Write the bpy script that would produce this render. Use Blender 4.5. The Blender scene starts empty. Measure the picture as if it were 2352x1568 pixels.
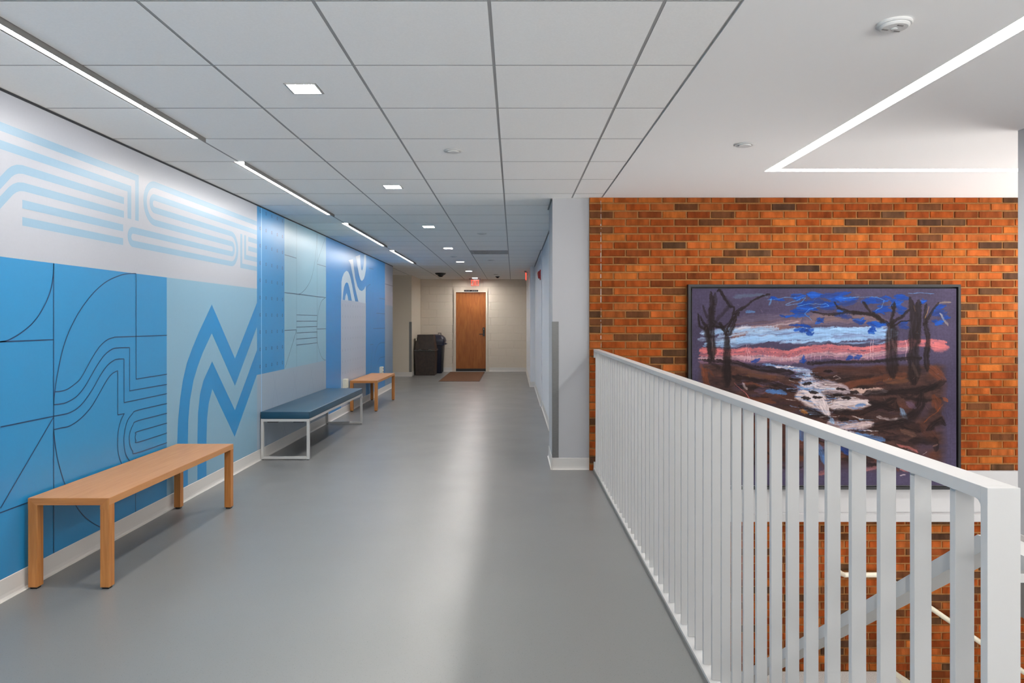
import bpy, bmesh, math, random
import numpy as np
from mathutils import Vector, Matrix
from mathutils.geometry import tessellate_polygon
random.seed(7)
SC = bpy.context.scene
COL = SC.collection

# ------------------------------------------------ camera, world, exposure
CAM_Z = 1.33
cam_d = bpy.data.cameras.new('camera'); cam = bpy.data.objects.new('camera', cam_d); COL.objects.link(cam)
cam.location = (0, 0, CAM_Z); cam.rotation_euler = (math.radians(90), 0, 0)
cam_d.sensor_width = 36; cam_d.lens = 1617 / 2352 * 36
cam_d.shift_x = -4 / 2352; cam_d.shift_y = -47 / 2352
cam_d.clip_start = .02; cam_d.clip_end = 200
SC.camera = cam
world = bpy.data.worlds.new('fill_world'); SC.world = world; world.use_nodes = True
wn = world.node_tree; wbg = wn.nodes['Background']; wbg.inputs[1].default_value = 1.0
# fill world added for its light: brighter below the horizon to lift the ceiling
wt = wn.nodes.new('ShaderNodeTexCoord'); wx = wn.nodes.new('ShaderNodeSeparateXYZ'); wr = wn.nodes.new('ShaderNodeMapRange')
wr.inputs[1].default_value = -.22; wr.inputs[2].default_value = .0; wr.inputs[3].default_value = 11.5; wr.inputs[4].default_value = .9
wc = wn.nodes.new('ShaderNodeVectorMath'); wc.operation = 'SCALE'; wc.inputs[0].default_value = (1, .985, .965)
wn.links.new(wt.outputs['Generated'], wx.inputs[0]); wn.links.new(wx.outputs[2], wr.inputs[0]); wn.links.new(wr.outputs[0], wc.inputs['Scale']); wn.links.new(wc.outputs[0], wbg.inputs[0])
SC.view_settings.view_transform = 'Standard'; SC.view_settings.look = 'None'
SC.view_settings.exposure = 0.48; SC.view_settings.gamma = 1; SC.view_settings.use_curve_mapping = False
SC.cycles.max_bounces = 10; SC.cycles.diffuse_bounces = 8; SC.cycles.glossy_bounces = 4
SC.cycles.sample_clamp_indirect = 6; SC.cycles.use_denoising = True
SC.cycles.caustics_reflective = False; SC.cycles.caustics_refractive = False
E_WASH = 22.0     # wall-wash lens
E_DOWN = 340.0     # square downlight lens
E_SLOT = 40.0     # stairwell light slot

# ------------------------------------------------ helpers
def lin(c):
    return tuple(((v/255)/12.92 if v/255 <= .04045 else ((v/255+.055)/1.055)**2.4) for v in c)
def mat(name, rgb, rough=.5, metal=0, spec=.5, noise=0, nscale=8, bump=0, bscale=40, stretch=(1,1,1), emis=None, es=0, coat=0):
    m = bpy.data.materials.new(name); m.use_nodes = True
    nt = m.node_tree; b = nt.nodes['Principled BSDF']; c = lin(rgb) + (1,)
    b.inputs['Base Color'].default_value = c; b.inputs['Roughness'].default_value = rough
    b.inputs['Metallic'].default_value = metal; b.inputs['Specular IOR Level'].default_value = spec
    if coat: b.inputs['Coat Weight'].default_value = coat; b.inputs['Coat Roughness'].default_value = .25
    if emis:
        b.inputs['Emission Color'].default_value = tuple(emis) + (1,); b.inputs['Emission Strength'].default_value = es
    tc = nt.nodes.new('ShaderNodeTexCoord'); mp = nt.nodes.new('ShaderNodeMapping'); mp.inputs['Scale'].default_value = stretch
    nt.links.new(tc.outputs['Object'], mp.inputs['Vector'])
    if noise:
        n = nt.nodes.new('ShaderNodeTexNoise'); n.inputs['Scale'].default_value = nscale; n.inputs['Detail'].default_value = 5
        nt.links.new(mp.outputs[0], n.inputs['Vector'])
        r = nt.nodes.new('ShaderNodeMapRange'); r.inputs[1].default_value = .3; r.inputs[2].default_value = .7
        r.inputs[3].default_value = 1-noise; r.inputs[4].default_value = 1+noise
        nt.links.new(n.outputs[0], r.inputs[0])
        mx = nt.nodes.new('ShaderNodeVectorMath'); mx.operation = 'SCALE'; mx.inputs[0].default_value = c[:3]
        nt.links.new(r.outputs[0], mx.inputs['Scale']); nt.links.new(mx.outputs[0], b.inputs['Base Color'])
    if bump:
        n2 = nt.nodes.new('ShaderNodeTexNoise'); n2.inputs['Scale'].default_value = bscale; n2.inputs['Detail'].default_value = 4
        nt.links.new(mp.outputs[0], n2.inputs['Vector'])
        bp = nt.nodes.new('ShaderNodeBump'); bp.inputs['Strength'].default_value = bump; bp.inputs['Distance'].default_value = .002
        nt.links.new(n2.outputs[0], bp.inputs['Height']); nt.links.new(bp.outputs[0], b.inputs['Normal'])
    return m
def glow(name, rgb, s):
    m = bpy.data.materials.new(name); m.use_nodes = True; nt = m.node_tree; nt.nodes.clear()
    e = nt.nodes.new('ShaderNodeEmission'); o = nt.nodes.new('ShaderNodeOutputMaterial')
    e.inputs[0].default_value = tuple(rgb)+(1,); e.inputs[1].default_value = s; nt.links.new(e.outputs[0], o.inputs[0]); return m

class MB:
    """collects shapes, then links them as one mesh object"""
    def __init__(s): s.v = []; s.f = []; s.mi = []; s.sm = []
    def add(s, vs, fs, mi=0, sm=False):
        n = len(s.v); s.v += [tuple(v) for v in vs]
        for f in fs: s.f.append(tuple(n+i for i in f)); s.mi.append(mi); s.sm.append(sm)
        return s
    def box(s, x0, x1, y0, y1, z0, z1, mi=0, bev=0):
        if x0 > x1: x0, x1 = x1, x0
        if y0 > y1: y0, y1 = y1, y0
        if z0 > z1: z0, z1 = z1, z0
        if bev:
            bm = bmesh.new(); bmesh.ops.create_cube(bm, size=1)
            for v in bm.verts: v.co = Vector(((x0+x1)/2+v.co.x*(x1-x0), (y0+y1)/2+v.co.y*(y1-y0), (z0+z1)/2+v.co.z*(z1-z0)))
            bmesh.ops.bevel(bm, geom=bm.edges[:], offset=bev, segments=2, affect='EDGES', profile=.6)
            return s.bm(bm, mi, False)
        return s.add([(x0,y0,z0),(x1,y0,z0),(x1,y1,z0),(x0,y1,z0),(x0,y0,z1),(x1,y0,z1),(x1,y1,z1),(x0,y1,z1)],
                     [(0,3,2,1),(4,5,6,7),(0,1,5,4),(1,2,6,5),(2,3,7,6),(3,0,4,7)], mi)
    def bm(s, bm, mi=0, sm=False):
        bm.verts.index_update()
        s.add([v.co[:] for v in bm.verts], [[v.index for v in f.verts] for f in bm.faces], mi, sm); bm.free(); return s
    def lathe(s, cx, cy, prof, seg=32, mi=0, sm=True, axis='z'):
        vs = []; fs = []
        for r, z in prof:
            for k in range(seg):
                a = 2*math.pi*k/seg; p = (cx+r*math.cos(a), cy+r*math.sin(a), z)
                vs.append(p)
        for i in range(len(prof)-1):
            for k in range(seg):
                a, b = i*seg+k, i*seg+(k+1) % seg; fs.append((a, b, b+seg, a+seg))
        n = len(prof)
        fs.append(tuple(range(seg))[::-1]); fs.append(tuple((n-1)*seg+k for k in range(seg)))
        return s.add(vs, fs, mi, sm)
    def tube(s, pts, r, seg=12, mi=0):
        pts = [Vector(p) for p in pts]; vs = []; fs = []
        for i, p in enumerate(pts):
            t = (pts[min(i+1, len(pts)-1)]-pts[max(i-1, 0)]).normalized()
            u = t.cross(Vector((0,0,1))) if abs(t.z) < .95 else t.cross(Vector((1,0,0))); u.normalize(); w = t.cross(u)
            for k in range(seg):
                a = 2*math.pi*k/seg; vs.append(p+u*math.cos(a)*r+w*math.sin(a)*r)
        for i in range(len(pts)-1):
            for k in range(seg):
                a, b = i*seg+k, i*seg+(k+1) % seg; fs.append((a, b, b+seg, a+seg))
        fs.append(tuple(range(seg))[::-1]); fs.append(tuple((len(pts)-1)*seg+k for k in range(seg)))
        return s.add(vs, fs, mi, True)
    def prism(s, prof, axis, a0, a1, mi=0, sm=False):
        """prof: 2-D outline; swept along axis ('x': prof=(y,z), 'y': prof=(x,z), 'z': prof=(x,y))"""
        def P(p, a): return {'x': (a, p[0], p[1]), 'y': (p[0], a, p[1]), 'z': (p[0], p[1], a)}[axis]
        n = len(prof); vs = [P(p, a0) for p in prof]+[P(p, a1) for p in prof]
        fs = [(i, (i+1) % n, n+(i+1) % n, n+i) for i in range(n)]+[tuple(range(n))[::-1], tuple(range(n, 2*n))]
        return s.add(vs, fs, mi, sm)
    def build(s, name, mats, parent=None, origin=(0,0,0)):
        me = bpy.data.meshes.new(name); O = Vector(origin)
        me.from_pydata([tuple(Vector(v)-O) for v in s.v], [], s.f)
        for m in (mats if isinstance(mats, (list, tuple)) else [mats]): me.materials.append(m)
        me.polygons.foreach_set('material_index', s.mi); me.polygons.foreach_set('use_smooth', s.sm)
        bm = bmesh.new(); bm.from_mesh(me); bmesh.ops.recalc_face_normals(bm, faces=bm.faces); bm.to_mesh(me); bm.free()
        if any(s.sm):
            try: me.set_sharp_from_angle(angle=math.radians(38))
            except Exception: pass
        me.update()
        o = bpy.data.objects.new(name, me); COL.objects.link(o)
        if parent is None: o.location = O
        else: o.parent = parent; o.location = O
        return o
def tag(o, label, cat, group=None, kind=None):
    if label: o['label'] = label
    if cat: o['category'] = cat
    if group: o['group'] = group
    if kind: o['kind'] = kind
    return o
def thing(name, label, cat, loc, group=None, rz=0):
    o = bpy.data.objects.new(name, None); COL.objects.link(o); o.location = loc; o.rotation_euler = (0,0,rz)
    o.empty_display_size = .1
    return tag(o, label, cat, group)
def struct(o): o['kind'] = 'structure'; return o
def copy_tree(o, parent=None):
    c = o.copy(); COL.objects.link(c); c.parent = parent
    for ch in list(o.children): copy_tree(ch, c)
    return c

# ------------------------------------------------ materials
M = {}
M['ceil'] = mat('ceiling_tile_white', (241,240,237), .95, spec=.1, noise=.02, nscale=120, bump=.15, bscale=350)
M['grid'] = mat('ceiling_grid_white', (164,164,163), .6, spec=.2)
M['soffit'] = mat('painted_soffit', (241,240,238), .9, spec=.1)
M['white'] = mat('white_wall_paint', (176,176,178), .75, spec=.25, bump=.08, bscale=160)
M['white_lift'] = mat('white_wall_lightened', (216,217,220), .6, spec=.3, bump=.05, bscale=160)  # wall paint with extra light put into its colour for the dim hall
M['metalwhite'] = mat('white_powder_coat', (184,183,181), .42, spec=.4)
M['cream'] = mat('cream_wall_paint', (206,196,180), .6, spec=.3)
M['vinyl'] = mat('cove_base_vinyl', (206,202,197), .4, spec=.4)
M['fascia'] = mat('stair_fascia_paint', (176,175,175), .6, spec=.2)
M['dark'] = mat('dark_reveal', (45,48,52), .8)
M['signblack'] = mat('matte_black', (10,10,10), .9, spec=.1)
M['discwhite'] = mat('device_white', (208,208,206), .6, spec=.2)
M['black'] = mat('black_plastic', (14,14,15), .4)
M['steel'] = mat('brushed_stainless', (118,118,116), .5, metal=.7, noise=.08, nscale=30, stretch=(1,1,8))
M['steelgrey'] = mat('grey_metal_side', (120,119,117), .5)
M['outlet'] = mat('ivory_plastic', (222,216,196), .45)
M['red'] = mat('red_alarm_plastic', (150,16,24), .35)
M['lens'] = glow('white_led_lens', (1, .975, .94), E_WASH)
M['down'] = glow('downlight_lens', (1, .97, .93), E_DOWN)
M['slot'] = glow('slot_lens', (1, .985, .965), E_SLOT)
M['terr'] = mat('speckled_landing', (178,176,172), .5, noise=.35, nscale=140)
# floor: grey speckled resilient sheet with soft sheen
fm = mat('grey_resilient_floor', (117,117,116), .3, spec=.5, noise=.035, nscale=1.1); M['floor'] = fm
nt = fm.node_tree; b = nt.nodes['Principled BSDF']
src = b.inputs['Base Color'].links[0].from_socket
vo = nt.nodes.new('ShaderNodeTexNoise'); vo.inputs['Scale'].default_value = 210; vo.inputs['Detail'].default_value = 2
tcn = [n for n in nt.nodes if n.type == 'TEX_COORD'][0]; nt.links.new(tcn.outputs['Object'], vo.inputs['Vector'])
cr = nt.nodes.new('ShaderNodeValToRGB'); cr.color_ramp.elements[0].position = .27; cr.color_ramp.elements[0].color = (.45,.45,.45,1)
cr.color_ramp.elements[1].position = .36; cr.color_ramp.elements[1].color = (1,1,1,1); nt.links.new(vo.outputs[0], cr.inputs[0])
mm = nt.nodes.new('ShaderNodeMix'); mm.data_type = 'RGBA'; mm.blend_type = 'MULTIPLY'; mm.inputs[0].default_value = 1
nt.links.new(src, mm.inputs[6]); nt.links.new(cr.outputs[0], mm.inputs[7]); nt.links.new(mm.outputs[2], b.inputs['Base Color'])
rn = nt.nodes.new('ShaderNodeTexNoise'); rn.inputs['Scale'].default_value = 2.2; nt.links.new(tcn.outputs['Object'], rn.inputs['Vector'])
rr = nt.nodes.new('ShaderNodeMapRange'); rr.inputs[3].default_value = .27; rr.inputs[4].default_value = .40
nt.links.new(rn.outputs[0], rr.inputs[0]); nt.links.new(rr.outputs[0], b.inputs['Roughness'])
def wood(name, rgb, rgb2, stretch, rough=.42):
    m = mat(name, rgb, rough, spec=.4); nt = m.node_tree; b = nt.nodes['Principled BSDF']
    mp = [n for n in nt.nodes if n.type == 'MAPPING'][0]; mp.inputs['Scale'].default_value = stretch
    n = nt.nodes.new('ShaderNodeTexNoise'); n.inputs['Scale'].default_value = 4; n.inputs['Detail'].default_value = 7; n.inputs['Distortion'].default_value = .6
    nt.links.new(mp.outputs[0], n.inputs['Vector'])
    r = nt.nodes.new('ShaderNodeValToRGB'); r.color_ramp.elements[0].position = .32; r.color_ramp.elements[1].position = .68
    r.color_ramp.elements[0].color = lin(rgb2)+(1,); r.color_ramp.elements[1].color = lin(rgb)+(1,)
    nt.links.new(n.outputs[0], r.inputs[0]); nt.links.new(r.outputs[0], b.inputs['Base Color']); return m
M['oak_y'] = wood('oak_grain_lengthwise', (190,137,90), (180,126,78), (14,.9,14))
M['oak_z'] = wood('oak_grain_upright', (190,128,70), (168,107,54), (16,16,1.0))
M['oak_x'] = wood('oak_grain_crosswise', (190,128,72), (168,108,58), (1.0,16,16))
M['door'] = wood('door_veneer', (158,94,42), (138,76,30), (5,5,.8), .4)
M['cushion'] = mat('teal_vinyl', (10,62,86), .38, spec=.55, noise=.06, nscale=6, bump=.1, bscale=300)
M['brown'] = mat('worn_brown_plastic', (50,38,31), .5, noise=.35, nscale=14)
M['navy'] = mat('navy_plastic', (8,14,40), .4, noise=.1)
M['navylid'] = mat('slate_lid_plastic', (26,31,50), .4, noise=.2, nscale=12)
M['mat'] = mat('brown_carpet_mat', (104,76,60), .95, spec=.05, noise=.3, nscale=60, bump=.6, bscale=200)
# painted concrete block end wall
bw = mat('painted_block_wall', (208,197,182), .6, spec=.25); M['block'] = bw
nt = bw.node_tree; b = nt.nodes['Principled BSDF']; tcn = [n for n in nt.nodes if n.type == 'TEX_COORD'][0]
sx = nt.nodes.new('ShaderNodeSeparateXYZ'); cx = nt.nodes.new('ShaderNodeCombineXYZ'); nt.links.new(tcn.outputs['Object'], sx.inputs[0])
nt.links.new(sx.outputs[0], cx.inputs[0]); nt.links.new(sx.outputs[2], cx.inputs[1])
br = nt.nodes.new('ShaderNodeTexBrick'); br.inputs['Scale'].default_value = 1; br.inputs['Brick Width'].default_value = .406; br.inputs['Row Height'].default_value = .203
br.inputs['Mortar Size'].default_value = .006; br.inputs['Mortar Smooth'].default_value = .6
nt.links.new(cx.outputs[0], br.inputs['Vector']); bp = nt.nodes.new('ShaderNodeBump'); bp.inputs['Strength'].default_value = .8; bp.inputs['Distance'].default_value = .006
bp.invert = True; nt.links.new(br.outputs['Fac'], bp.inputs['Height']); nt.links.new(bp.outputs[0], b.inputs['Normal'])

CZ = 2.43; XL = -2.43; XR = .44; YE = 18.54; YB = -4.5; XS = .784; YW = 6.27; XE = 6.2
# ------------------------------------------------ setting: floor, walls
fl = MB()
fl.box(-4.2, .765, YB, YW, -.36, 0); fl.box(-4.2, .35, YW, YE+.2, -.36, 0); fl.box(.35, .9, YW, YE+.2, -.36, 0)
fl.box(.765, XE, YB, 1.06, -.36, 0); fl.box(2.90, XE, 1.06, 4.07, -.36, 0)
struct(fl.build('floor', M['floor']))
fl = MB(); fl.box(-1, XE+.1, -2, YW, -3.8, -3.6); struct(fl.build('floor_light_stop', M['terr']))  # unseen floor added to stop fill light rising up the stairwell
w = MB(); w.box(-2.62, XL, YB, 14.13, 0, CZ+.06)
struct(w.build('wall_left', [M['white']]))
w = MB(); w.box(-4.2, -2.456, 16.9, YE+.2, 0, CZ+.06); struct(w.build('wall_corridor_end', M['cream']))
w = MB(); w.box(-4.3, -4.2, 14.0, 16.95, 0, CZ+.06); w.box(-4.2, -2.62, 14.0, 14.13, 0, CZ+.06); struct(w.build('wall_side_corridor', M['cream']))
w = MB(); w.box(-2.456, -1.575, YE, YE+.15, 0, CZ+.06); w.box(-.69, XR+.4, YE, YE+.15, 0, CZ+.06); w.box(-1.575, -.69, YE, YE+.15, 2.12, CZ+.06)
struct(w.build('wall_back', M['block']))
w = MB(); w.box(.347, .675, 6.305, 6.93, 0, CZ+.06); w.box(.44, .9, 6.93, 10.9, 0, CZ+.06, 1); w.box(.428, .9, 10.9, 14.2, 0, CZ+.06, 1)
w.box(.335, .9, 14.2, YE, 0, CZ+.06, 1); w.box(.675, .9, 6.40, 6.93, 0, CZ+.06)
struct(w.build('wall_right', [M['white'], M['white_lift']]))
w = MB(); w.box(2.915, 3.05, .5, 4.07, 0, CZ+.06); struct(w.build('wall_stair_side', M['white']))
w = MB(); w.box(XE, XE+.15, YB, 2.8, -3.6, CZ+.06); w.box(XE, XE+.15, 2.8, YW+.15, -3.6, .15); w.box(XE, XE+.15, 2.8, YW+.15, 1.6, CZ+.06); struct(w.build('wall_light_screen', [M['white']]))  # unseen wall added, its opening sized to limit light on the soffit
w = MB(); w.box(.60, .765, 1.06, YW-.02, -3.2, -.36); struct(w.build('wall_below_floor', M['white']))

# brick wall behind the stairwell: every brick modelled on a mortar bed
def brick_wall():
    x0, x1, zlo, zhi = .675, XE, -3.2, CZ
    pitch, course, j = .2167, .0683, .011
    vs = []; fs = []; cols = []
    pal = [((186,96,44),5),((174,84,36),5),((196,108,48),4),((156,74,34),4),((182,98,48),3),((142,72,36),4),((120,74,46),3),((104,72,50),2),((90,62,46),1)]
    bag = [c for c, n in pal for _ in range(n)]
    nrow = int((zhi-zlo)/course)+2
    for r in range(nrow):
        z1 = .0-(-(zhi+.012)) - r*course; z0 = z1-course+j
        z1c = min(z1, zhi); z0c = max(z0, zlo)
        if z1c-z0c < .01: continue
        xs = x0-.003-(pitch*.5 if r % 2 else 0)
        xs += 0.08*0
        k = 0
        while xs < x1:
            a = max(xs+j/2, x0); c = min(xs+pitch-j/2, x1); xs += pitch
            if c-a < .02: continue
            col = random.choice(bag); f = random.uniform(.66, .86); seed = random.random()
            jit = random.uniform(-.0012, .0012); dz = random.uniform(-.001, .001)
            n = len(vs); y = YW+jit; e = .0035
            vs += [(a,YW+.012,z0c+dz),(c,YW+.012,z0c+dz),(c,YW+.012,z1c+dz),(a,YW+.012,z1c+dz),
                   (a+e,y,z0c+e+dz),(c-e,y,z0c+e+dz),(c-e,y,z1c-e+dz),(a+e,y,z1c-e+dz)]
            fs += [(n+4,n+5,n+6,n+7),(n,n+1,n+5,n+4),(n+1,n+2,n+6,n+5),(n+2,n+3,n+7,n+6),(n+3,n,n+4,n+7)]
            lc = lin(col); cols += [(lc[0]*f, lc[1]*f, lc[2]*f, seed)]*5
    n = len(vs); vs += [(x0,YW+.009,zlo),(x1,YW+.009,zlo),(x1,YW+.009,zhi),(x0,YW+.009,zhi),(x0,YW+.15,zlo),(x1,YW+.15,zlo),(x1,YW+.15,zhi),(x0,YW+.15,zhi)]
    mf = [(n,n+1,n+2,n+3),(n+4,n+7,n+6,n+5),(n,n+3,n+7,n+4),(n+1,n+5,n+6,n+2),(n+3,n+2,n+6,n+7),(n,n+4,n+5,n+1)]
    nb = len(fs); fs += mf; cols += [(0,0,0,0)]*6
    me = bpy.data.meshes.new('wall_brick'); me.from_pydata(vs, [], fs)
    bm_ = mat('fired_brick', (180,90,40), .9, spec=.06); nt = bm_.node_tree; b = nt.nodes['Principled BSDF']
    at = nt.nodes.new('ShaderNodeAttribute'); at.attribute_name = 'brick_tone'
    tc = nt.nodes.new('ShaderNodeTexCoord'); mp = nt.nodes.new('ShaderNodeMapping'); mp.inputs['Scale'].default_value = (16,16,5)
    add = nt.nodes.new('ShaderNodeVectorMath'); add.operation = 'ADD'
    sc = nt.nodes.new('ShaderNodeVectorMath'); sc.operation = 'SCALE'; sc.inputs[0].default_value = (31,17,57)
    nt.links.new(at.outputs['Alpha'], sc.inputs['Scale']); nt.links.new(tc.outputs['Object'], mp.inputs['Vector'])
    nt.links.new(mp.outputs[0], add.inputs[0]); nt.links.new(sc.outputs[0], add.inputs[1])
    n1 = nt.nodes.new('ShaderNodeTexNoise'); n1.inputs['Scale'].default_value = 1; n1.inputs['Detail'].default_value = 4; nt.links.new(add.outputs[0], n1.inputs['Vector'])
    r1 = nt.nodes.new('ShaderNodeMapRange'); r1.inputs[1].default_value = .3; r1.inputs[2].default_value = .66; r1.inputs[3].default_value = .52; r1.inputs[4].default_value = 1.12
    nt.links.new(n1.outputs[0], r1.inputs[0]); ms = nt.nodes.new('ShaderNodeVectorMath'); ms.operation = 'SCALE'
    nt.links.new(at.outputs['Color'], ms.inputs[0]); nt.links.new(r1.outputs[0], ms.inputs['Scale']); nt.links.new(ms.outputs[0], b.inputs['Base Color'])
    n2 = nt.nodes.new('ShaderNodeTexNoise'); n2.inputs['Scale'].default_value = 90; n2.inputs['Detail'].default_value = 5; nt.links.new(tc.outputs['Object'], n2.inputs['Vector'])
    bp = nt.nodes.new('ShaderNodeBump'); bp.inputs['Strength'].default_value = .5; bp.inputs['Distance'].default_value = .004
    nt.links.new(n2.outputs[0], bp.inputs['Height']); nt.links.new(bp.outputs[0], b.inputs['Normal'])
    mo = mat('tan_mortar', (150,106,64), .9, spec=.1, noise=.15, nscale=30)
    me.materials.append(bm_); me.materials.append(mo)
    me.polygons.foreach_set('material_index', [0]*nb+[1]*6)
    ca = me.color_attributes.new('brick_tone', 'FLOAT_COLOR', 'CORNER')
    arr = np.repeat(np.array(cols, dtype=np.float32), [len(f) for f in fs], axis=0)
    ca.data.foreach_set('color', arr.ravel()); me.update()
    o = bpy.data.objects.new('wall_brick', me); COL.objects.link(o); struct(o)
    pl = MB(); z = CZ-.03
    while z > 1.12:        # ragged line of old white paint down the joint near the pilaster
        L = random.uniform(.01, .06); wd = random.uniform(.001, .0035); pl.box(.776-wd+random.uniform(-.002,.002), .776+wd, YW-.0025, YW+.004, z-L, z); z -= L+random.uniform(.0, .05)
    pl.build('old_paint_line', mat('chipped_white_paint', (190,176,168), .8), o)
brick_wall()

# ------------------------------------------------ ceiling
XG = [-4.30, -3.71, -3.105, -2.505, -1.90, -1.295, -.69, -.085, .52, XS]
YG = [3.03+.61*k for k in range(-13, 27)]
DOWN_Y = [3.335+2.44*k for k in range(-3, 7)]; DX = -.9925; DH = .072
wash = [(1.81-3.05*2, 4.25-3.05*2), (1.81-3.05, 4.25-3.05), (1.81, 4.25), (4.86, 7.30), (7.91, 10.35), (10.96, 13.40)]
ce = MB()
def tbox(*a):
    ce.box(*a); ce.mi[-4:] = [3]*4      # tile sides darkened, joint shade put into their colour
VENT = (-.69, -.085, YG[13+13], YG[13+14])
def tile(x0, x1, y0, y1):
    g = .0065
    x0 += g; x1 -= g; y0 += .0042; y1 -= .0042
    if x1 <= x0+.01 or y1 <= y0+.01: return
    tbox(x0, x1, y0, y1, CZ, CZ+.0018)
for i in range(len(XG)-1):
    for k in range(len(YG)-1):
        x0, x1, y0, y1 = XG[i], XG[i+1], YG[k], YG[k+1]
        if y0 < YB: y0 = YB
        if y1 > YE: y1 = YE
        if y1 <= y0: continue
        if x0 < XL-.01 and y0 < 14.0 and x1 <= -2.4: continue
        if y0 < 14.0: x0 = max(x0, XL+.006)
        if x1 <= x0: continue
        if y0 > 6.9 and x0 > .5: continue
        if y0 > 6.2 and x1 > .45: x1 = .45 if y0 > 6.9 else x1
        mid = (y0+y1)/2
        if abs((x0+x1)/2-(VENT[0]+VENT[1])/2) < .1 and VENT[2]-.01 < mid < VENT[3]+.01: continue
        inw = any(a-.01 < mid < b+.01 for a, b in wash)
        if inw and abs(x1+1.90) < .01: x1 = -1.9375
        if inw and abs(x0+1.90) < .01: x0 = -1.8615
        d = [yy for yy in DOWN_Y if y0 < yy < y1]
        if d and x0 < DX < x1:
            yy = d[0]; h = DH+.004
            tbox(x0+.0065, DX-h, y0+.003, y1-.003, CZ, CZ+.0018); tbox(DX+h, x1-.0065, y0+.003, y1-.003, CZ, CZ+.0018)
            tbox(DX-h, DX+h, y0+.003, yy-h, CZ, CZ+.0018); tbox(DX-h, DX+h, yy+h, y1-.003, CZ, CZ+.0018)
        else: tile(x0, x1, y0, y1)
# grid backing, above the tiles (fixtures pass through it below)
def back(x0, x1, y0, y1): ce.box(x0, x1, y0, y1, CZ+.002, CZ+.09, 1)
back(-4.3, -1.945, YB, YE); back(-1.945, -1.852, 13.40, YE)
for (a, bb), (c, d) in zip([(YB-9, YB)]+wash, wash+[(13.40, 13.40)]):
    if c > bb: back(-1.945, -1.852, max(bb, YB), c)
hx0, hx1 = DX-DH-.004, DX+DH+.004
back(-1.852, hx0, YB, YE); back(hx1, XS, YB, 6.9); back(hx1, .5, 6.9, YE)
ys = [YB]+sum([[y-DH-.004, y+DH+.004] for y in DOWN_Y if y > YB], [])+[YE]
for a, bb in zip(ys[::2], ys[1::2]): back(hx0, hx1, a, bb)
# smooth painted ceiling over the stairwell, with the slot left open
SX0, SX1, SY0, SY1 = 1.845, 1.925, 5.095, 5.180; SN = .3
def sof(x0, x1, y0, y1): ce.box(x0, x1, y0, y1, CZ, CZ+.09, 2)
sof(XS+.008, SX0, YB, YW+.02); sof(SX0, SX1, YB, SN); sof(SX1, XE, YB, SY0); sof(SX0, XE, SY1, YW+.02)
struct(ce.build('ceiling', [M['ceil'], M['grid'], M['soffit'], mat('tile_side_shade', (128,128,127), .95, spec=0)]))
# dark shadow gap between mural and ceiling, edge angle on the right walls
t = MB(); t.box(XL, XL+.004, YB, 14.13, CZ-.010, CZ); struct(t.build('trim_1', M['dark']))
t = MB(); t.box(.425, .44, 6.93, 10.9, CZ-.008, CZ-.0005); t.box(.413, .428, 10.9, 14.2, CZ-.008, CZ-.0005); t.box(.333, .347, 6.31, 6.93, CZ-.008, CZ-.0005)
struct(t.build('trim_2', M['steelgrey']))

# baseboards with a coved toe
def cove(mb, p, q, n, h=.105, toe=.016):
    """vertical strip from p to q (x,y), n = outward normal"""
    P, Q, N = Vector((*p,0)), Vector((*q,0)), Vector((*n,0))
    prof = [(0,0),(toe,0),(toe,.002),(toe*.55,.005),(.005,.014),(.0035,.03),(.0035,h-.003),(.001,h),(0,h)]
    vs = [P+N*a+Vector((0,0,b)) for a,b in prof]+[Q+N*a+Vector((0,0,b)) for a,b in prof]; k = len(prof)
    mb.add(vs, [(i,(i+1)%k,k+(i+1)%k,k+i) for i in range(k)]+[tuple(range(k)), tuple(range(k,2*k))[::-1]])
bb = MB(); cove(bb, (XL,YB), (XL,14.13), (1,0)); cove(bb, (XL,14.13), (-2.62,14.13), (0,1)); struct(bb.build('baseboard_left', M['vinyl']))
bb = MB(); cove(bb, (.331,6.305), (.675,6.305), (0,-1)); cove(bb, (.347,6.289), (.347,6.93), (-1,0)); cove(bb, (.44,6.93), (.44,10.9), (-1,0))
cove(bb, (.428,10.9), (.428,14.2), (-1,0)); cove(bb, (.319,14.2), (.43,14.2), (0,-1)); cove(bb, (.335,14.184), (.335,YE), (-1,0)); struct(bb.build('baseboard_right', M['vinyl']))
bb = MB(); cove(bb, (-2.456,YE), (-1.62,YE), (0,-1)); cove(bb, (-.645,YE), (.335,YE), (0,-1))
cove(bb, (-4.2,16.9), (-2.44,16.9), (0,-1)); cove(bb, (-2.456,16.884), (-2.456,YE), (1,0)); struct(bb.build('baseboard_back', M['vinyl']))
bb = MB(); cove(bb, (2.915,.5), (2.915,4.07), (-1,0)); struct(bb.build('baseboard_stair_side', M['vinyl']))

# door at the end of the hall
d = struct(bpy.data.objects.new('door_1', None)); COL.objects.link(d); d.location = (-1.13, YE, 0)
def dl(x, y, z): return (x, y, z)
f = MB()
f.box(-.445, -.395, -.03, .10, 0, 2.155); f.box(.395, .445, -.03, .10, 0, 2.155); f.box(-.395, .395, -.03, .10, 2.095, 2.155)
f.build('door_frame', M['cream'], d)
lf = MB(); lf.box(-.392, .392, .02, .065, .075, 2.092, 0, .002); lf.build('door_leaf', M['door'], d)
kp = MB(); kp.box(-.392, .392, .012, .065, .005, .075, 0, .001); kp.build('door_sweep', M['black'], d)
hd = MB(); hd.box(.315, .365, -.005, .02, .93, 1.16, 0, .004); hp = hd.build('handle', M['black'], d)
lv = MB(); lv.tube([(.335,-.045,.985),(.335,0,.985)], .011, 10); lv.tube([(.345,-.045,.985),(.25,-.047,.985),(.225,-.042,.983)], .010, 10); lv.build('lever', M['black'], hp)
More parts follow.
